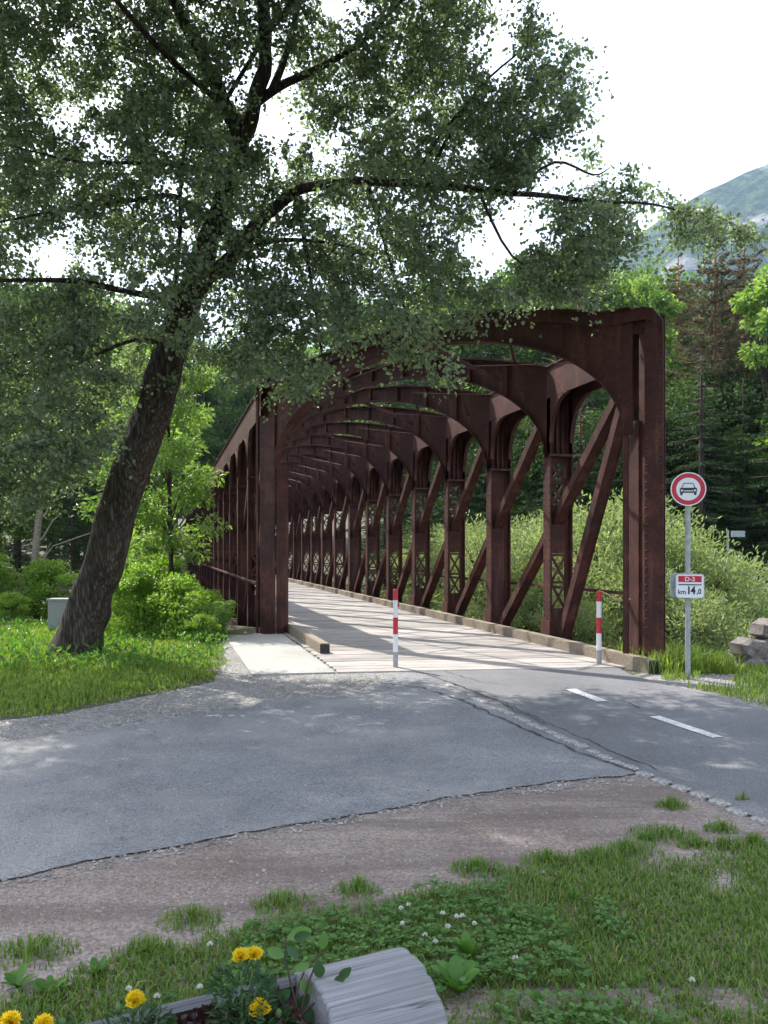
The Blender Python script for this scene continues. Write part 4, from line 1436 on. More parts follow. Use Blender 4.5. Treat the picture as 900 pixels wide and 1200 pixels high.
CON = [proto(conifer(1, 17, 3.0, 75, .15), M_CONIFER, M_BARK_BG), proto(conifer(2, 20, 3.2, 75, .15), M_CONIFER, M_BARK_BG), proto(conifer(3, 9, 2.3, 90, .11), M_CONIFER, M_BARK_BG)]
PIN = [proto(conifer(5, 15, 2.8, 150, .14, .45, up=True), M_PINE, M_BARK_PINE), proto(conifer(6, 17, 2.7, 140, .14, .55, up=True), M_PINE, M_BARK_PINE)]
TPINE = [proto(conifer(7, 15, 2.2, 60, .17, .62, up=True, tr=.16), M_CONIFER, M_BARK_PINE)]

def plant(pr, x, y, label, name='forest_tree', cat='tree', group=None, s=1.0, z=None, sz=1.0):
    rad = pr[2] * s
    if name in ('spruce_tree', 'broadleaf_tree', 'pine_tree', 'undergrowth_bush') and y < 75 and 1.0 - rad * .8 < x + .2705 * y < 7.2 + rad * .8: return None
    o = tag(empty(name, (x, y, (tz(x, y) - .05) if z is None else z), random.uniform(0, 6.28), s), label, cat, group)
    o.scale = (s, s, s * sz)
    link('trunk', pr[0], o); tag(link('crown', pr[1], o), kind='stuff')
    return o
random.seed(21)
def px_x(px, y): return (px - 450) / F * y

# willow bushes in the river bed behind the right truss
G_W = 'willow bushes in the river bed'
def where(px):
    for lim, txt in ((505, 'seen far down the right truss'), (545, 'seen between the fourth and fifth truss posts'), (612, 'seen left of the solid truss post'), (655, 'seen behind the near lattice post'),
                     (705, 'seen between the lattice post and the right bollard'), (745, 'seen beside the right bollard'), (780, 'seen around the right end post'), (812, 'behind the sign pole'), (845, 'just right of the sign pole'), (9999, 'above the stone wall')):
        if px < lim: return txt
ORD = ['first', 'second', 'third', 'fourth', 'fifth', 'sixth', 'seventh', 'eighth', 'ninth', 'tenth', 'eleventh', 'twelfth', 'thirteenth', 'fourteenth', 'fifteenth', 'sixteenth', 'seventeenth', 'eighteenth', 'nineteenth', 'twentieth']
for i, (px, y, top) in enumerate([(640, 19.5, 610), (690, 18.2, 578), (735, 20.0, 582), (790, 18.0, 604), (835, 17.0, 640), (560, 24, 600), (595, 27, 612), (860, 19.5, 668), (760, 16.2, 660), (700, 23.5, 600), (520, 31, 612), (650, 29, 600), (815, 15.6, 690), (670, 15.6, 690), (620, 18, 680), (490, 36, 618)]):
    x = px_x(px, y); zb = tz(x, y)
    h = CAM_H + (645 - top) / F * y - zb
    p = WIL[i % 2]; hh = (4.6, 5.4)[i % 2] * 1.06
    plant(p, x, y, ('tall ' if top < 600 else 'low ' if top > 650 else '') + ('nearer ' if y < 19 else 'farthest ' if y > 25 else 'farther ' if y > 23 else '') + 'pale green willow bush ' + where(px), 'willow_bush', 'bush', G_W, s=h / hh)

# right side trees
specs_r = [
    # proto, px, y, top_px, height of proto, label, name
    (PIN[0], 838, 36, 262, 15, 'thin brown needled pine with bare reddish trunk, nearer of the pair at right', 'pine_tree'),
    (PIN[1], 872, 39, 262, 17, 'taller brown needled pine with bare trunk right of the other pine', 'pine_tree'),
    (PIN[0], 795, 44, 300, 15, 'brownish pine just right of the bridge portal top', 'pine_tree'),
    (CON[2], 822, 30, 415, 9, 'dense dark green spruce rising above the round road sign', 'spruce_tree'),
    (CON[2], 925, 30, 380, 9, 'dark spruce cut by the right edge of the photo', 'spruce_tree'),
    (SLIM[0], 905, 33, 305, 12, 'slim bright yellow green broadleaf tree at the right edge', 'broadleaf_tree'),
    (SLIM[0], 768, 40, 330, 12, 'slim green tree rising directly behind the right end post', 'broadleaf_tree'),
    (DDK[0], 850, 50, 330, 10, 'green broadleaf tree filling the gap between the two pines', 'broadleaf_tree'),
    (TPINE[0], 681, 31, 300, 15, 'tall pine with sunlit orange trunk seen through the bridge truss', 'pine_tree'),
]
for pr, px, y, top, ph, lab, nm in specs_r:
    x = px_x(px, y); zb = tz(x, y)
    h = CAM_H + (645 - top) / F * y - zb
    plant(pr, x, y, lab, nm, 'tree', s=h / ph)
# green canopy above the bridge, beyond it
for i, (px, y, top) in enumerate([(560, 56, 335), (610, 62, 320), (655, 58, 302), (700, 64, 310), (745, 57, 318), (775, 66, 335), (500, 60, 345), (455, 64, 350), (525, 72, 330), (600, 74, 320), (420, 76, 345)]):
    x = px_x(px, y); zb = tz(x, y)
    h = CAM_H + (645 - top) / F * y - zb
    j = i % 2
    plant(DEC[j], x, y, 'light green broadleaf crown beyond the bridge roof, %s from the left' % ORD[sorted([560, 610, 655, 700, 745, 775, 500, 455, 525, 600, 420]).index(px)], 'broadleaf_tree', 'tree', 'broadleaf trees beyond the bridge', s=h / (11, 13)[j] / 1.03)
# dark forest rows right and behind
G_F = 'spruces of the dark forest beyond the river'
n_ = 0
for row, (y0, step_, tops) in enumerate([(31, 44, 480), (38, 38, 440), (46, 34, 425), (54, 32, 415)]):
    px = 440 + row * 11; r0_ = n_
    while px < 960:
        y = y0 + random.uniform(-2.5, 2.5); x = px_x(px, y); zb = tz(x, y)
        top = tops + random.uniform(-60, 60)
        if 780 < px < 860: top = max(top, 400)
        h = CAM_H + (645 - top) / F * y - zb
        j = n_ % 3
        plant(CON[j], x, y, 'dark spruce, %s from the left in the %s row of the forest beyond the river' % (ORD[min(19, n_ - r0_)], ('front', 'second', 'third', 'rearmost')[row]), 'spruce_tree', 'tree', G_F, s=h / (17, 20, 9)[j], sz=1)
        n_ += 1
        px += step_ * random.uniform(.8, 1.2)
for i, (px, y, top) in enumerate([(778, 34, 452), (800, 37, 430), (842, 35, 438), (866, 38, 420), (888, 34, 430), (915, 37, 400), (715, 34, 470), (655, 33, 480), (600, 36, 470), (545, 38, 470)]):
    x = px_x(px, y); h = CAM_H + (645 - top) / F * y - tz(x, y)
    plant(DDK[0], x, y, 'dark green broadleaf tree at the forest edge, %s from the right' % ORD[sorted([-778, -800, -842, -866, -888, -915, -715, -655, -600, -545]).index(-px)], 'broadleaf_tree', 'tree', 'dark broadleaf trees at the forest edge', s=h / 10.3)
# dark undergrowth at forest foot (right)
for i in range(16):
    px = 560 + 370 * i / 15 + random.uniform(-8, 8); y = random.uniform(27, 34); x = px_x(px, y)
    plant(DRK[0], x, y, 'dark green undergrowth bush at the forest foot, %s from the left' % ORD[i], 'undergrowth_bush', 'bush', 'undergrowth bushes at the forest foot', s=random.uniform(.9, 1.5))

# left side
left = [(-60, 20, 420, 0), (-10, 21, 420, 1), (60, 40, 330, 0), (125, 40, 350, 1), (165, 27, 400, 2), (230, 30, 400, 1), (275, 33, 400, 0), (185, 38, 370, 1), (150, 50, 370, 0), (60, 50, 345, 1), (20, 44, 350, 0), (-120, 26, 340, 1), (-10, 34, 330, 0), (90, 42, 335, 1), (130, 60, 340, 1)]
left.sort()
for q_, (px, y, top, j) in enumerate(left):
    x = px_x(px, y); zb = tz(x, y)
    h = CAM_H + (645 - top) / F * y - zb
    plant(DEC[j], x, y, 'green broadleaf tree in the wood left of the bridge, %s from the left' % ORD[q_], 'broadleaf_tree', 'tree', 'broadleaf trees left of the bridge', s=h / (11, 13, 9)[j] / 1.03)
for i, (px, y, top) in enumerate([(40, 31, 450), (85, 29, 430), (120, 34, 440), (60, 38, 420), (0, 30, 430), (150, 30, 450), (200, 34, 440), (-50, 30, 430)]):
    x = px_x(px, y); h = CAM_H + (645 - top) / F * y - tz(x, y)
    plant(CON[i % 3], x, y, 'dark spruce in the shade behind the leaning tree, %s from the left' % ORD[sorted([40, 85, 120, 60, 0, 150, 200, -50]).index(px)], 'spruce_tree', 'tree', 'spruces behind the leaning tree', s=h / (17, 20, 9)[i % 3])
for i, (px, y, top) in enumerate([(135, 84, 400), (175, 80, 415), (205, 88, 395), (235, 82, 425), (262, 90, 405), (300, 84, 400), (335, 92, 395), (372, 86, 405), (150, 70, 430)]):
    x = px_x(px, y); h = CAM_H + (645 - top) / F * y - tz(x, y); j = i % 2
    plant(DEC[j], x, y, 'broadleaf tree far beyond the bridge end, %s from the left' % ORD[sorted([135, 175, 205, 235, 262, 300, 335, 372, 150]).index(px)], 'distant_tree', 'tree', 'trees beyond the far end of the bridge', s=h / (11, 13)[j] / 1.03)
for i in range(14):
    px = -420 + 40 * i; y = random.uniform(62, 92); top = random.uniform(380, 430)
    x = px_x(px, y); h = CAM_H + (645 - top) / F * y - tz(x, y); j = i % 2
    plant(DEC[j], x, y, 'distant broadleaf tree on the far left slope, %s from the left' % ORD[i], 'distant_tree', 'tree', 'trees on the far left slope', s=h / (11, 13)[j] / 1.03)
# bright bushes behind the trunk, left of the bridge
for i, (px, y, top, lab) in enumerate([(165, 15.0, 655, 'bright green leafy bush right behind the leaning trunk'), (212, 14.9, 672, 'bright green leafy bush left of the concrete slab'),
                                  (140, 18.5, 640, 'bright bush deeper behind the leaning trunk'), (245, 16.2, 690, 'low green bush touching the outer bridge wall'),
                                  (15, 16.5, 690, 'green bush at the left edge of the photo'), (60, 18.5, 655, 'rounded green bush behind the utility cabinet'), (105, 16.8, 700, 'low green bush between cabinet and trunk'),
                                  (-30, 18, 640, 'tall green bush outside the left edge'), (235, 14.0, 715, 'small weedy bush beside the slab corner'), (190, 19, 650, 'green bush in front of the young tree')]):
    x = px_x(px, y); h = CAM_H + (645 - top) / F * y - tz(x, y)
    plant(BSH[i % 2], x, y, lab, 'leafy_bush', 'bush', s=h / (2.0, 1.5)[i % 2] / 1.08)

# young tree left of the bridge
yt_spec = clump_tree(77, 6.2, 1.35, 9000, .13, .22, .3, nclump=60, wid=.42, tr=.055)
yt = proto(yt_spec, M_YOUNG, M_BARK_BG)
for px, y, top, lab in ((202, 18.3, 385, 'slender young tree with light green leaves against the bridge wall'), (178, 23.5, 400, 'second young tree deeper behind, left of the first')):
    x = px_x(px, y); h = CAM_H + (645 - top) / F * y - tz(x, y)
    plant(yt, x, y, lab, 'young_tree', 'tree', s=h / 6.5)

# bare dead tree on the left
dx, dy = px_x(44, 20), 20
dt = tag(empty('dead_tree', (dx, dy, tz(dx, dy))), 'bare pale dead tree with thin side branches in the shade', 'tree')
def L_(px, py, y=20): 
    return at(px, py, y) - Vector(dt.location)
MB().tube([L_(40, 700), L_(42, 640), L_(47, 590), L_(50, 540), L_(48, 450)], [.10, .085, .075, .06, .03], 8).build('trunk', M_DEADWOOD, dt, smooth=True)
mb = MB()
for pl in ([(47, 660), (62, 640), (85, 632), (108, 624)], [(49, 632), (62, 610), (72, 602)], [(51, 606), (60, 590), (75, 575)], [(51, 580), (66, 568), (85, 558)], [(43, 690), (52, 650), (60, 636)]):
    mb.tube([L_(a, b) for a, b in pl], [.028, .018, .012, .006][:len(pl)], 5, False)
mb.build('branch', M_DEADWOOD, dt)

# ferny fronds by the left post
for q, (px, y) in enumerate([(243, 14.6), (262, 15.0), (226, 14.8)]):
    x = px_x(px, y)
    fr = tag(empty('tall_weed', (x, y, tz(x, y))), ('arching feathery weed between the bushes and the left bridge post', 'drooping feathery weed against the left bridge post', 'feathery weed rising from the bank near the slab')[q], 'plant')
    PP, DD = [], []
    st = MB()
    for b in range(7):
        a = random.uniform(0, 6.28); L = random.uniform(.6, 1.0)
        pts = [Vector((math.cos(a) * L * .7 * t * t, math.sin(a) * L * .7 * t * t, L * (1.2 * t - .35 * t * t))) for t in np.linspace(0, 1, 8)]
        st.tube(pts, [.008 * (1 - .8 * t) for t in np.linspace(0, 1, 8)], 4, False)
        for i in range(60):
            t = random.uniform(.3, 1)
            p = Vector((math.cos(a) * L * .7 * t * t, math.sin(a) * L * .7 * t * t, L * (1.2 * t - .35 * t * t)))
            sg_ = random.choice((-1, 1))
            PP.append(tuple(p)); DD.append((-math.sin(a) * sg_ + math.cos(a) * .5, math.cos(a) * sg_ + math.sin(a) * .5, -.25))
    st.build('stem', M_STEM, fr)
    tag(link('leaves', leaf_mesh('leaves', np.array(PP), np.array(DD), rng.uniform(.06, .14, len(PP)), M_YOUNG, .25, .05, False), fr), kind='stuff')

# ------------------------------------------------------------------ grass
def noise2(X, Y, s, o=0.0):
    return np.array([noise.noise(Vector((x * s, y * s, o))) for x, y in zip(X, Y)])

bank = [gp(-420, 890), gp(0, 845), gp(75, 838), gp(165, 818), gp(250, 800), gp(270, 778), gp(262, 752), (-3.2, 16.5), (-14, 18), (-14, 8)]
n = 95000
X = rng.uniform(-9.5, -1.8, n); Y = rng.uniform(6.0, 17, n)
def edge_dist(X, Y, poly):
    d = np.full(len(X), 9.0)
    for (x0, y0), (x1, y1) in zip(poly, poly[1:]):
        ex_, ey_ = x1 - x0, y1 - y0
        t = np.clip(((X - x0) * ex_ + (Y - y0) * ey_) / (ex_ ** 2 + ey_ ** 2), 0, 1)
        d = np.minimum(d, np.hypot(X - x0 - t * ex_, Y - y0 - t * ey_))
    return d
ed = edge_dist(X, Y, bank[:7]); ins = inside(X, Y, bank)
sd_ = np.where(ins, ed, -ed) + noise2(X, Y, 1.8, 1) * .22 + noise2(X, Y, 6, 1) * .10
k = rng.random(n) < np.clip(sd_ / .22, 0, 1) * .98; X, Y, sd_ = X[k], Y[k], sd_[k]
Z = terrain_z(X, Y)
H = sst(-.1, .7, sd_) * .65 * (.10 + .05 * rng.random(len(X)) + .10 * sst(8.5, 12, Y) * rng.random(len(X)) + .08 * np.clip(noise2(X, Y, 1.1), 0, 1))
tag(link('bank_grass', grass_mesh('bank_grass', X, Y, Z, H, M_GRASS_S, .009, .8)), 'lush sunlit grass on the bank under the leaning tree', kind='stuff')
# broad leaved weeds on the bank (uncountable)
n = 6500
X = rng.uniform(-9.5, -2.2, n); Y = rng.uniform(10.2, 16, n)
k = inside(X, Y, bank) & (noise2(X, Y, .8, 3.0) > -.15); X, Y = X[k], Y[k]
P_ = np.stack([X, Y, terrain_z(X, Y) + rng.random(len(X)) * .22], 1)
D_ = rng.normal(size=(len(X), 3)); D_[:, 2] = np.abs(D_[:, 2]) * .8 + .3
tag(link('bank_weeds', leaf_mesh('bank_weeds', P_, D_, rng.uniform(.05, .12, len(X)), M_WEED, .4, .12, True)), 'broad leaved weeds among the bank grass', kind='stuff')
# right verge
vg = [gp(775, 801), gp(830, 812), gp(900, 829), gp(1040, 868), gp(1040, 790), gp(940, 782), gp(840, 784), gp(775, 784)]
n = 26000
X = rng.uniform(2.5, 8, n); Y = rng.uniform(6.8, 12.5, n)
k = inside(X, Y, vg) & (noise2(X, Y, 1.6, 5) > -.10); X, Y = X[k], Y[k]
tag(link('verge_grass', grass_mesh('verge_grass', X, Y, terrain_z(X, Y), .05 + .08 * rng.random(len(X)), M_GRASS_S, .007, .8)), 'patchy grass on the verge behind the sign pole', kind='stuff')
X = rng.uniform(3.4, 4.6, 2600); Y = rng.uniform(10.4, 12.0, 2600)
tag(link('post_grass', grass_mesh('post_grass', X, Y, terrain_z(X, Y), .12 + .25 * rng.random(len(X)), M_GRASS_S, .007, .9)), 'taller grass at the foot of the right end post', kind='stuff')
# lawn in front
def lawn_edge(X):
    xs = np.array([-2.6, -1.42, -1.08, -.56, 0, .47, 1.13, 2.12, 3.2]); ys = np.array([2.7, 2.95, 3.12, 3.45, 3.72, 3.95, 4.2, 4.4, 4.45])
    return np.interp(X, xs, ys)
def lawn_mask(X, Y, soft=1.0):
    e = lawn_edge(X)
    nz = noise2(X, Y, 1.7, 2) * .9 + noise2(X, Y, 5.5, 4) * .5
    d = (e - Y)
    bare = noise2(X, Y, 1.5, 9) + .4 * noise2(X, Y, 6, 3)
    ok = d > nz * .22 - .02
    pr = np.where((X > .2) & ((Y < 2.95) | (Y > 3.75)), np.clip((.62 - bare) / .45, .12, 1), 1)
    pr *= np.clip((d - nz * .22 + .05) / .25, .15, 1)
    return ok & (rng.random(len(X)) < pr)
n = 170000
X = rng.uniform(-2.1, 3.5, n); Y = rng.uniform(1.9, 4.7, n)
k = lawn_mask(X, Y) & (np.abs(X) < Y * .52 + .25 + 1.2 * (X > 0)) & (X < 3.0 + (Y - 3) * -.4 + .5 * noise2(X, Y, 2)); X, Y = X[k], Y[k]
e = lawn_edge(X)
H = .016 + .028 * rng.random(len(X)) + .018 * np.clip(noise2(X, Y, 2.2, 7), 0, 1)
tag(link('lawn_grass', grass_mesh('lawn_grass', X, Y, .004 + 0 * X, H, M_GRASS, .0034, .9)), 'short green lawn between the dirt track and the log planter', kind='stuff')
print('lawn', len(X))
# tufts standing on the dirt
tufts = [(224, 1082, .10), (40, 1120, .12), (172, 1118, .09), (786, 946, .08), (776, 982, .14), (738, 1000, .12), (845, 974, .07), (853, 995, .08), (700, 1010, .12), (815, 993, .07), (884, 990, .06), (420, 1046, .08), (330, 1062, .10), (560, 1022, .10), (640, 1012, .10), (870, 940, .03)]
tuft_lab = ['small grass tuft alone on the dirt above the marigold pair', 'grass tuft on the dirt near the left edge of the photo', 'small grass tuft on the dirt above the single marigold', 'small dark tuft farthest out on the dirt near the cycle path',
            'dense grass tuft on the dirt right of the lawn corner', 'wide grass tuft at the right upper corner of the lawn', 'thin tuft between the dense tuft and the cobble edging', 'low tuft just below the thin one near the edging', 'grass tuft where lawn and dirt meet at upper right',
            'low grass tuft below the dense tuft', 'last small tuft at the right edge of the photo', 'thin tuft at the lawn edge above the log', 'thin tuft at the lawn edge left of the log', 'tuft at the lawn edge in the middle of the photo', 'tuft at the lawn edge right of the middle', 'tiny grass sprout at the cobble edging']
for i, (px, py, r) in enumerate(tufts):
    x, y = gp(px, py)
    n = int(230 * (r / .1) ** 1.3)
    a = rng.random(n) * 6.28; q = rng.random(n) ** .8 * r * 1.15
    X = np.cos(a) * q * 1.3; Y = np.sin(a) * q
    o = link('grass_tuft', grass_mesh('grass_tuft', X, Y, 0 * X, .02 + (.02 + .06 * rng.random(n)) * (1.1 - q / r * .8).clip(.15), M_GRASS, .0030, 1.0)); o.location = (x, y, .004)
    tag(o, tuft_lab[i], 'grass tuft', 'grass tufts on the dirt track')
# clover
n = 2900
X = rng.uniform(-.75, 1.0, n); Y = rng.uniform(2.3, 4.0, n)
cl_n = noise2(X, Y, 1.9, 11)
k = lawn_mask(X, Y) & ((cl_n > -.05) | ((X > -.6) & (X < .75) & (Y > 2.75) & (Y < 3.5) & (cl_n > -.4))); X, Y = X[k], Y[k]
Hh = .035 + .04 * rng.random(len(X))
a0 = rng.random(len(X)) * 6.28
PP, DD = [], []
for j in range(3):
    a = a0 + j * 2.094
    PP.append(np.stack([X, Y, Hh], 1)); DD.append(np.stack([np.cos(a), np.sin(a), .25 + 0 * a], 1))
P_ = np.concatenate(PP); D_ = np.concatenate(DD)
m_n = len(P_)
# clover leaflets lie flat: own small builder
Du = unit(D_); side = np.stack([-Du[:, 1], Du[:, 0], 0 * Du[:, 0]], 1); Lc = (.014 + .012 * rng.random(m_n))[:, None]
Vc = np.stack([P_, P_ + Du * Lc * .6 + side * Lc * .48, P_ + Du * Lc * 1.05 + side * Lc * .2, P_ + Du * Lc * 1.05 - side * Lc * .2, P_ + Du * Lc * .6 - side * Lc * .48], 1).reshape(-1, 3)
ic = np.arange(m_n)[:, None] * 5
tag(link('clover_patch', np_mesh('clover_patch', Vc, [ic + np.array([[0, 4, 3, 2, 1]])], M_CLOVER, rng.random(m_n))), 'dark green clover leaves in the lawn behind the log', kind='stuff')

# white clover blossoms
for i, (px, py) in enumerate([(469, 1064), (478, 1060), (518, 1070), (534, 1074), (541, 1073), (471, 1082), (524, 1085), (603, 1122), (497, 1095), (245, 1106), (233, 1156), (150, 1158), (183, 1167), (810, 1148), (555, 1082), (509, 1103)]):
    x, y = gp(px, py, .08)
    r = .0085
    f = tag(empty('clover_blossom', (x, y, 0)), 'small white clover blossom in the grass', 'flower', 'white clover blossoms in the lawn')
    MB().tube([(0, 0, 0), (.003, 0, .075)], [.0012, .001], 4, False).build('stem', M_STEM, f)
    nn = 40
    d = unit(rng.normal(size=(nn, 3))); d[:, 2] = np.abs(d[:, 2]) - .2
    link('petals', leaf_mesh('petals', np.array([[.003, 0, .078]]) + d * .002, d, np.full(nn, r * 1.4), M_WHITEP, .4, .1, False), f)

# dandelion-like weeds
def weed(x, y, n, L, up, label, seed):
    L *= .62; n = int(n * 1.5)
    r_ = random.Random(seed)
    o = tag(empty('broadleaf_weed', (x, y, .004)), label, 'weed')
    for i in range(n):
        a = 6.283 * i / n + r_.uniform(-.3, .3); LL = L * r_.uniform(.7, 1.15); el = up + r_.uniform(-.2, .2)
        vs, fs = [], []
        m = 6
        for j in range(m + 1):
            t = j / m
            wv = LL * .17 * math.sin(math.pi * min(1, t ** 1.3 * .86 + .08)) * (1 + .3 * (j % 2))
            rr_ = LL * t * math.cos(el) ; zz = LL * (t * math.sin(el) * 1.25 - .35 * t * t * math.sin(el))
            for s_ in (-1, 0, 1):
                vs.append((math.cos(a) * rr_ - math.sin(a) * wv * s_, math.sin(a) * rr_ + math.cos(a) * wv * s_, zz + (abs(s_) * wv * .3)))
        for j in range(m):
            b_ = j * 3
            fs += [(b_, b_ + 1, b_ + 4, b_ + 3), (b_ + 1, b_ + 2, b_ + 5, b_ + 4)]
        l = MB().add(vs, fs).build('leaf', M_WEED, o, smooth=True)
        at_ = l.data.attributes.new('tone', 'FLOAT', 'FACE'); at_.data.foreach_set('value', [r_.random()] * len(l.data.polygons))
for i, (px, py, nn, L, up, lab) in enumerate([(548, 1128, 7, .17, 1.1, 'upright light green weed just right of the log end'), (536, 1168, 8, .20, .9, 'large leafy weed at the right foot of the log'),
        (630, 1182, 7, .12, 1.0, 'leafy weed by the bare patch at the bottom'), (670, 1062, 5, .12, 1.3, 'narrow upright weed in the middle of the lawn'), (750, 1105, 7, .08, .5, 'flat rosette weed in the right part of the lawn'),
        (756, 985, 8, .09, .5, 'weed rosette at the dirt edge on the right'), (200, 1130, 6, .07, .5, 'small weed rosette on the dirt at lower left'), (20, 1158, 9, .14, .5, 'broad leaved weed in the lower left corner'),
        (60, 1166, 9, .13, .6, 'second broad leaved weed left of the planter'), (114, 1146, 7, .12, .8, 'leafy weed above the planter rim'), (860, 1060, 6, .07, .5, 'small weed near the right edge of the lawn'), (590, 1098, 6, .09, .7, 'pale green weed among the clover'), (700, 1120, 7, .08, .6, 'flat weed in the lower middle lawn')]):
    x, y = gp(px, py)
    weed(x, y, nn, L, up, lab, i + 300)

# ------------------------------------------------------------------ log planter with flowers
lx1, ly1 = .085, 2.235                 # centre of the right end
ld_ = Vector((.90, .435, 0)).normalized()
pl = tag(empty('log_planter', (lx1, ly1, 0), math.atan2(ld_.y, ld_.x)), 'hollowed grey log planter with a solid rounded end in the grass', 'planter')
RL = .225; ZC = .265
def log_ring(x, n=36, wob=.012, rs=1.0):
    o = []
    for k in range(n):
        t = 2 * math.pi * k / n
        r = RL * rs * (1 + wob * math.sin(3 * t + 1) + .008 * math.sin(11 * t + x * 2) + .010 * noise.noise(Vector((math.cos(t) * 3, math.sin(t) * 3, x * 1.5))))
        o.append((x, r * math.cos(t), ZC + r * math.sin(t)))
    return o
# solid end from x=-.42 to 0
mb = MB(); n = 72
xs = [-.30, -.295, -.27, -.24, -.2, -.1, -.03, -.006, 0.0]
rs = [.975, 1, 1, 1, 1, 1, 1, .995, .975]
vs = []
cracks = [(R(38), .5), (R(62), .9), (R(85), .6), (R(108), 1.0), (R(127), .7), (R(150), .6), (R(20), .6)]
for x, r in zip(xs, rs):
    ring = log_ring(x, n, rs=r)
    for k, (a, b, c) in enumerate(ring):
        t = 2 * math.pi * k / n
        for ct, dp in cracks:
            if abs(t - ct - .03 * math.sin(x * 7 + ct * 5)) < .05:
                b -= math.cos(t) * .010 * dp; c -= math.sin(t) * .010 * dp
        vs.append((a, b, c))
fs = []
for i in range(len(xs) - 1):
    for k in range(n):
        fs.append((i * n + k, i * n + (k + 1) % n, (i + 1) * n + (k + 1) % n, (i + 1) * n + k))
fs += [tuple(range(n)), tuple((len(xs) - 1) * n + k for k in reversed(range(n)))]
mb.add(vs, fs).build('solid_end', M_LOG, pl, fixn=True)
# trough from x=-1.6 to -.46: U section
mb = MB(); vs, fs = [], []
prof = []
for k in range(19):
    t = R(128 + (412 - 128) * k / 18); prof.append((RL * .97 * math.cos(t), ZC + RL * .97 * math.sin(t)))
for k in range(13):
    t = R(409 + (131 - 409) * k / 12); prof.append(((RL - .035) * math.cos(t), ZC + (RL - .035) * math.sin(t) + .004))
m = len(prof)
xs = [-1.75, -1.5, -1.2, -.9, -.6, -.301]
for x in xs:
    for j, (y, z) in enumerate(prof):
        q = noise.noise(Vector((x * 3, y * 6, z * 6))) * .008
        vs.append((x, y + q, z + q))
for i in range(len(xs) - 1):
    for j in range(m):
        fs.append((i * m + j, i * m + (j + 1) % m, (i + 1) * m + (j + 1) % m, (i + 1) * m + j))
fs += [tuple(range(m)), tuple((len(xs) - 1) * m + j for j in reversed(range(m)))]
mb.add(vs, fs).build('trough', M_LOG, pl, fixn=True)
# soil
mb = MB(); vs, fs = [], []
nx_, ny_ = 60, 12
for i in range(nx_ + 1):
    for j in range(ny_ + 1):
        x = -1.7 + 1.395 * i / nx_; y = -.155 + .31 * j / ny_
        vs.append((x, y, ZC + .10 + .03 * noise.noise(Vector((x * 22, y * 22, 0))) + .015 * noise.noise(Vector((x * 60, y * 60, 2))) + .02))
for i in range(nx_):
    for j in range(ny_):
        a = i * (ny_ + 1) + j; fs.append((a, a + ny_ + 1, a + ny_ + 2, a + 1))
tag(mb.add(vs, fs).build('planter_soil', M_SOIL, pl), kind='stuff')

# marigolds
def on_axis(px):
    # local x along the log whose vertical plane is met by this pixel column
    k_ = (px - 450) / F
    t = (k_ * ly1 - lx1) / (ld_.x - k_ * ld_.y)
    return t, lx1 + ld_.x * t, ly1 + ld_.y * t
def marigold(px, py, label, seed, heads=1, buds=1):
    g_ = np.random.default_rng(seed)
    t_, x, y = on_axis(px)
    h_flower = CAM_H + (645 - py) / F * (y - .02)
    base = Vector((x, y, ZC + .11))
    o = tag(empty('marigold', base), label, 'flower')
    hh = h_flower - base.z
    hp = [Vector((0, -.02, hh))]
    if heads > 1: hp.append(Vector((.030, -.005, hh - .004)) if heads == 2 else Vector((.05, 0, hh - .01)))
    for q, c in enumerate(hp):
        MB().tube([(0, 0, -.02), (c.x * .5, c.y * .3, c.z * .5), tuple(c - UP * .01)], [.003, .0026, .003], 6).build('stem', M_STEM, o, smooth=True)
        MB().tube([tuple(c - UP * .030), tuple(c - UP * .018), tuple(c - UP * .004)], [.004, .009, .010], 8).build('calyx', M_STEM, o, smooth=True)
        n = 170
        lay = g_.random(n)
        a = g_.random(n) * 6.283
        el = lay * 1.45
        D = np.stack([np.cos(a) * np.cos(el), np.sin(a) * np.cos(el) - .12, np.sin(el) + .02], 1)
        P = np.array(tuple(c))[None] + D * .006 * lay[:, None]
        link('petals', leaf_mesh('petals', P, D, .0275 * g_.uniform(.8, 1.1) * (1 - .25 * lay) * (.85 + .3 * g_.random(n)), M_PETAL, .62, .18, True), o)
    for b in range(buds):
        a = g_.random() * 6.28; bx_, by_ = math.cos(a) * .05, math.sin(a) * .05
        MB().tube([(0, 0, 0), (bx_ * .6, by_ * .6, hh * .5), (bx_, by_, hh * .72)], [.0025, .002, .0025], 5).build('stem', M_STEM, o)
        MB().tube([(bx_, by_, hh * .72), (bx_, by_, hh * .72 + .010), (bx_, by_, hh * .72 + .02), (bx_, by_, hh * .72 + .026)], [.004, .009, .008, .002], 7).build('bud', M_STEM, o, smooth=True)
    # feathery foliage
    n = 520
    a = g_.random(n) * 6.283; q = np.sqrt(g_.random(n)) * .075; z = g_.random(n) * max(.05, hh * .75)
    P = np.stack([np.cos(a) * q, np.sin(a) * q, z], 1)
    D = np.stack([np.cos(a), np.sin(a), .5 + g_.normal(size=n) * .5], 1) + g_.normal(size=(n, 3)) * .4
    tag(link('foliage', leaf_mesh('foliage', P, D, .018 + .018 * g_.random(n), M_MARI, .28, .1, False), o), kind='stuff')
marigold(284, 1122, 'pair of yellow marigold heads, highest in the planter', 1, 2)
marigold(161, 1174, 'single yellow marigold left of the planter middle', 2)
marigold(306, 1184, 'yellow marigold in front, lowest beside the log end', 3)
marigold(17, 1199, 'yellow marigold cut by the bottom left corner', 4)
marigold(55, 1202, 'small yellow marigold just peeping in at the bottom left', 5)

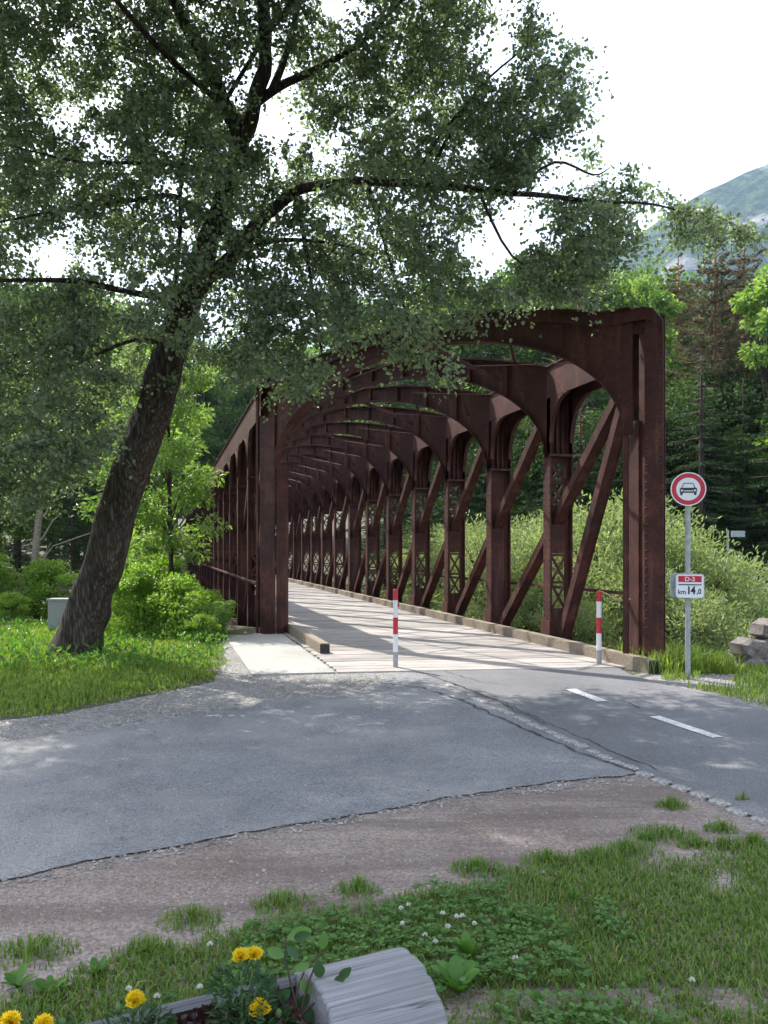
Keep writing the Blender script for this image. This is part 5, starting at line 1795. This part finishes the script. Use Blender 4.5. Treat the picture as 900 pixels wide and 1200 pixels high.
# dark rose-like stems with broad leaves next to the log end
_, x0, y0 = on_axis(343)
rs_ = tag(empty('rose_shoot', (x0, y0, ZC + .10)), 'dark stemmed shoot with oval leaves leaning on the log end', 'plant')
RB = Vector(rs_.location)
def rp_(px, py, d=0.0): return at(px, py, y0 + d) - RB
st = MB()
stems = [[(352, 1195), (340, 1150), (334, 1120), (336, 1098)], [(350, 1195), (362, 1150), (372, 1125), (378, 1110)], [(352, 1190), (380, 1165), (392, 1152), (398, 1145)], [(345, 1195), (348, 1160), (356, 1140), (350, 1122)], [(340, 1190), (320, 1160), (322, 1140)]]
for s_ in stems: st.tube([rp_(a, b, .02 * i) for i, (a, b) in enumerate(s_)], [.0032, .003, .0024, .0016][:len(s_)], 5, False)
st.build('stem', plain('dark_stem', (.06, .035, .03), .6), rs_, smooth=True)
for i, (px, py, ax_, ay_, L) in enumerate([(338, 1098, 1, .15, .062), (345, 1100, .9, .4, .045), (322, 1145, -.5, -.8, .072), (333, 1120, -1, .2, .05), (392, 1150, .8, .5, .035), (398, 1145, .8, .8, .042), (378, 1112, .1, 1, .045), (372, 1128, .2, -1, .05), (350, 1122, -.6, .5, .04), (352, 1150, .6, -.6, .05), (362, 1165, -.5, -.7, .05), (340, 1160, -.7, -.5, .055), (330, 1172, -.8, -.4, .05), (355, 1178, .5, -.6, .05), (376, 1160, .8, -.3, .04), (345, 1135, .7, .1, .04), (310, 1150, -.4, .8, .045)]):
    p = rp_(px, py, .02); d = Vector((ax_, random.uniform(-.5, .3), ay_)).normalized()
    sd = d.cross(Vector((.2, -1, .3))).normalized(); nr = sd.cross(d)
    vs = []; fs = []
    for j in range(6):
        t = j / 5; wv = L * .30 * math.sin(math.pi * min(1, t * .9 + .06)) ** .8
        c = p + d * L * t - nr * L * .15 * t * t
        vs += [c - sd * wv + nr * wv * .25, c, c + sd * wv + nr * wv * .25]
    for j in range(5):
        b_ = 3 * j; fs += [(b_, b_ + 1, b_ + 4, b_ + 3), (b_ + 1, b_ + 2, b_ + 5, b_ + 4)]
    l = MB().add(vs, fs).build('leaf', M_MARI if i % 3 else M_CLOVER, rs_, smooth=True)
    at_ = l.data.attributes.new('tone', 'FLOAT', 'FACE'); at_.data.foreach_set('value', [random.uniform(.4, 1)] * len(l.data.polygons))
# dark curly foliage on the soil
n = 1600
X = rng.uniform(-1.35, -.34, n); Y = rng.uniform(-.13, .13, n)
P_ = np.stack([X, Y, ZC + .11 + rng.random(n) * .055 * (1 - (Y / .2) ** 2)], 1)
D_ = rng.normal(size=(n, 3)); D_[:, 2] = np.abs(D_[:, 2])
M_DARKF = leaf_mat('dark_red_leaves', (.030, .012, .014), (.075, .028, .028), .2, (1.2, 1, 1))
o = link('dark_foliage', leaf_mesh('dark_foliage', P_, D_, .014 + .016 * rng.random(n), M_DARKF, .7, .2, False), None)
o.location = pl.location; o.rotation_euler = pl.rotation_euler
tag(o, 'dark reddish curly foliage filling the log planter', kind='stuff')

# small brown leaves and sticks on the track
random.seed(3)

M_LITTER = leaf_mat('dry_leaves', (.10, .06, .03), (.26, .17, .09), .15, (1.2, 1.1, .8), .7)
n = 700
X = rng.uniform(-5, 4.5, n); Y = rng.uniform(2.6, 11, n)
D_ = rng.normal(size=(n, 3)); D_[:, 2] = .05
V_ = np.stack([X, Y, np.full(n, .026)], 1)
sd2 = np.stack([-D_[:, 1], D_[:, 0], 0 * X], 1); Du = unit(D_); sd2 = unit(sd2); Lq = (.012 + .028 * rng.random(n) ** 2)[:, None]
Vq = np.stack([V_, V_ + Du * Lq * .5 + sd2 * Lq * .25 + [0, 0, .004], V_ + Du * Lq + [0, 0, .001], V_ + Du * Lq * .5 - sd2 * Lq * .25 + [0, 0, .003]], 1).reshape(-1, 3)
iq = np.arange(n)[:, None] * 4
tag(link('leaf_litter', np_mesh('leaf_litter', Vq, [iq + np.array([[0, 3, 2]]), iq + np.array([[0, 2, 1]])], M_LITTER, rng.random(2 * n))), 'scattered dry leaf bits on the road and track', kind='stuff')
# dry blades mixed into the lawn
n = 9000
X = rng.uniform(-2.1, 2.9, n); Y = rng.uniform(1.9, 4.7, n)
k = lawn_mask(X, Y) & (np.abs(X) < Y * .52 + .25); X, Y = X[k], Y[k]
M_DRY = leaf_mat('dry_grass', (.20, .16, .07), (.36, .30, .16), .3, (1.2, 1.1, .8), .6)
tag(link('dry_grass', grass_mesh('dry_grass', X, Y, .004 + 0 * X, .012 + .045 * rng.random(len(X)), M_DRY, .0026, 1.6)), 'dry straw coloured blades mixed through the lawn', kind='stuff')

# ------------------------------------------------------------------ haze
mh, th = new_mat('valley_haze')
pv = th.nodes.new('ShaderNodeVolumePrincipled')
pv.inputs['Color'].default_value = (.48, .68, 1.0, 1)
pv.inputs['Density'].default_value = .00016
pv.inputs['Anisotropy'].default_value = .3
oh = th.nodes.new('ShaderNodeOutputMaterial')
th.links.new(pv.outputs[0], oh.inputs['Volume'])
hz = MB().box(-4200, 4200, -1800, 4800, -6, 1150).build('haze', mh)
tag(hz, 'pale blue valley haze', kind='stuff')
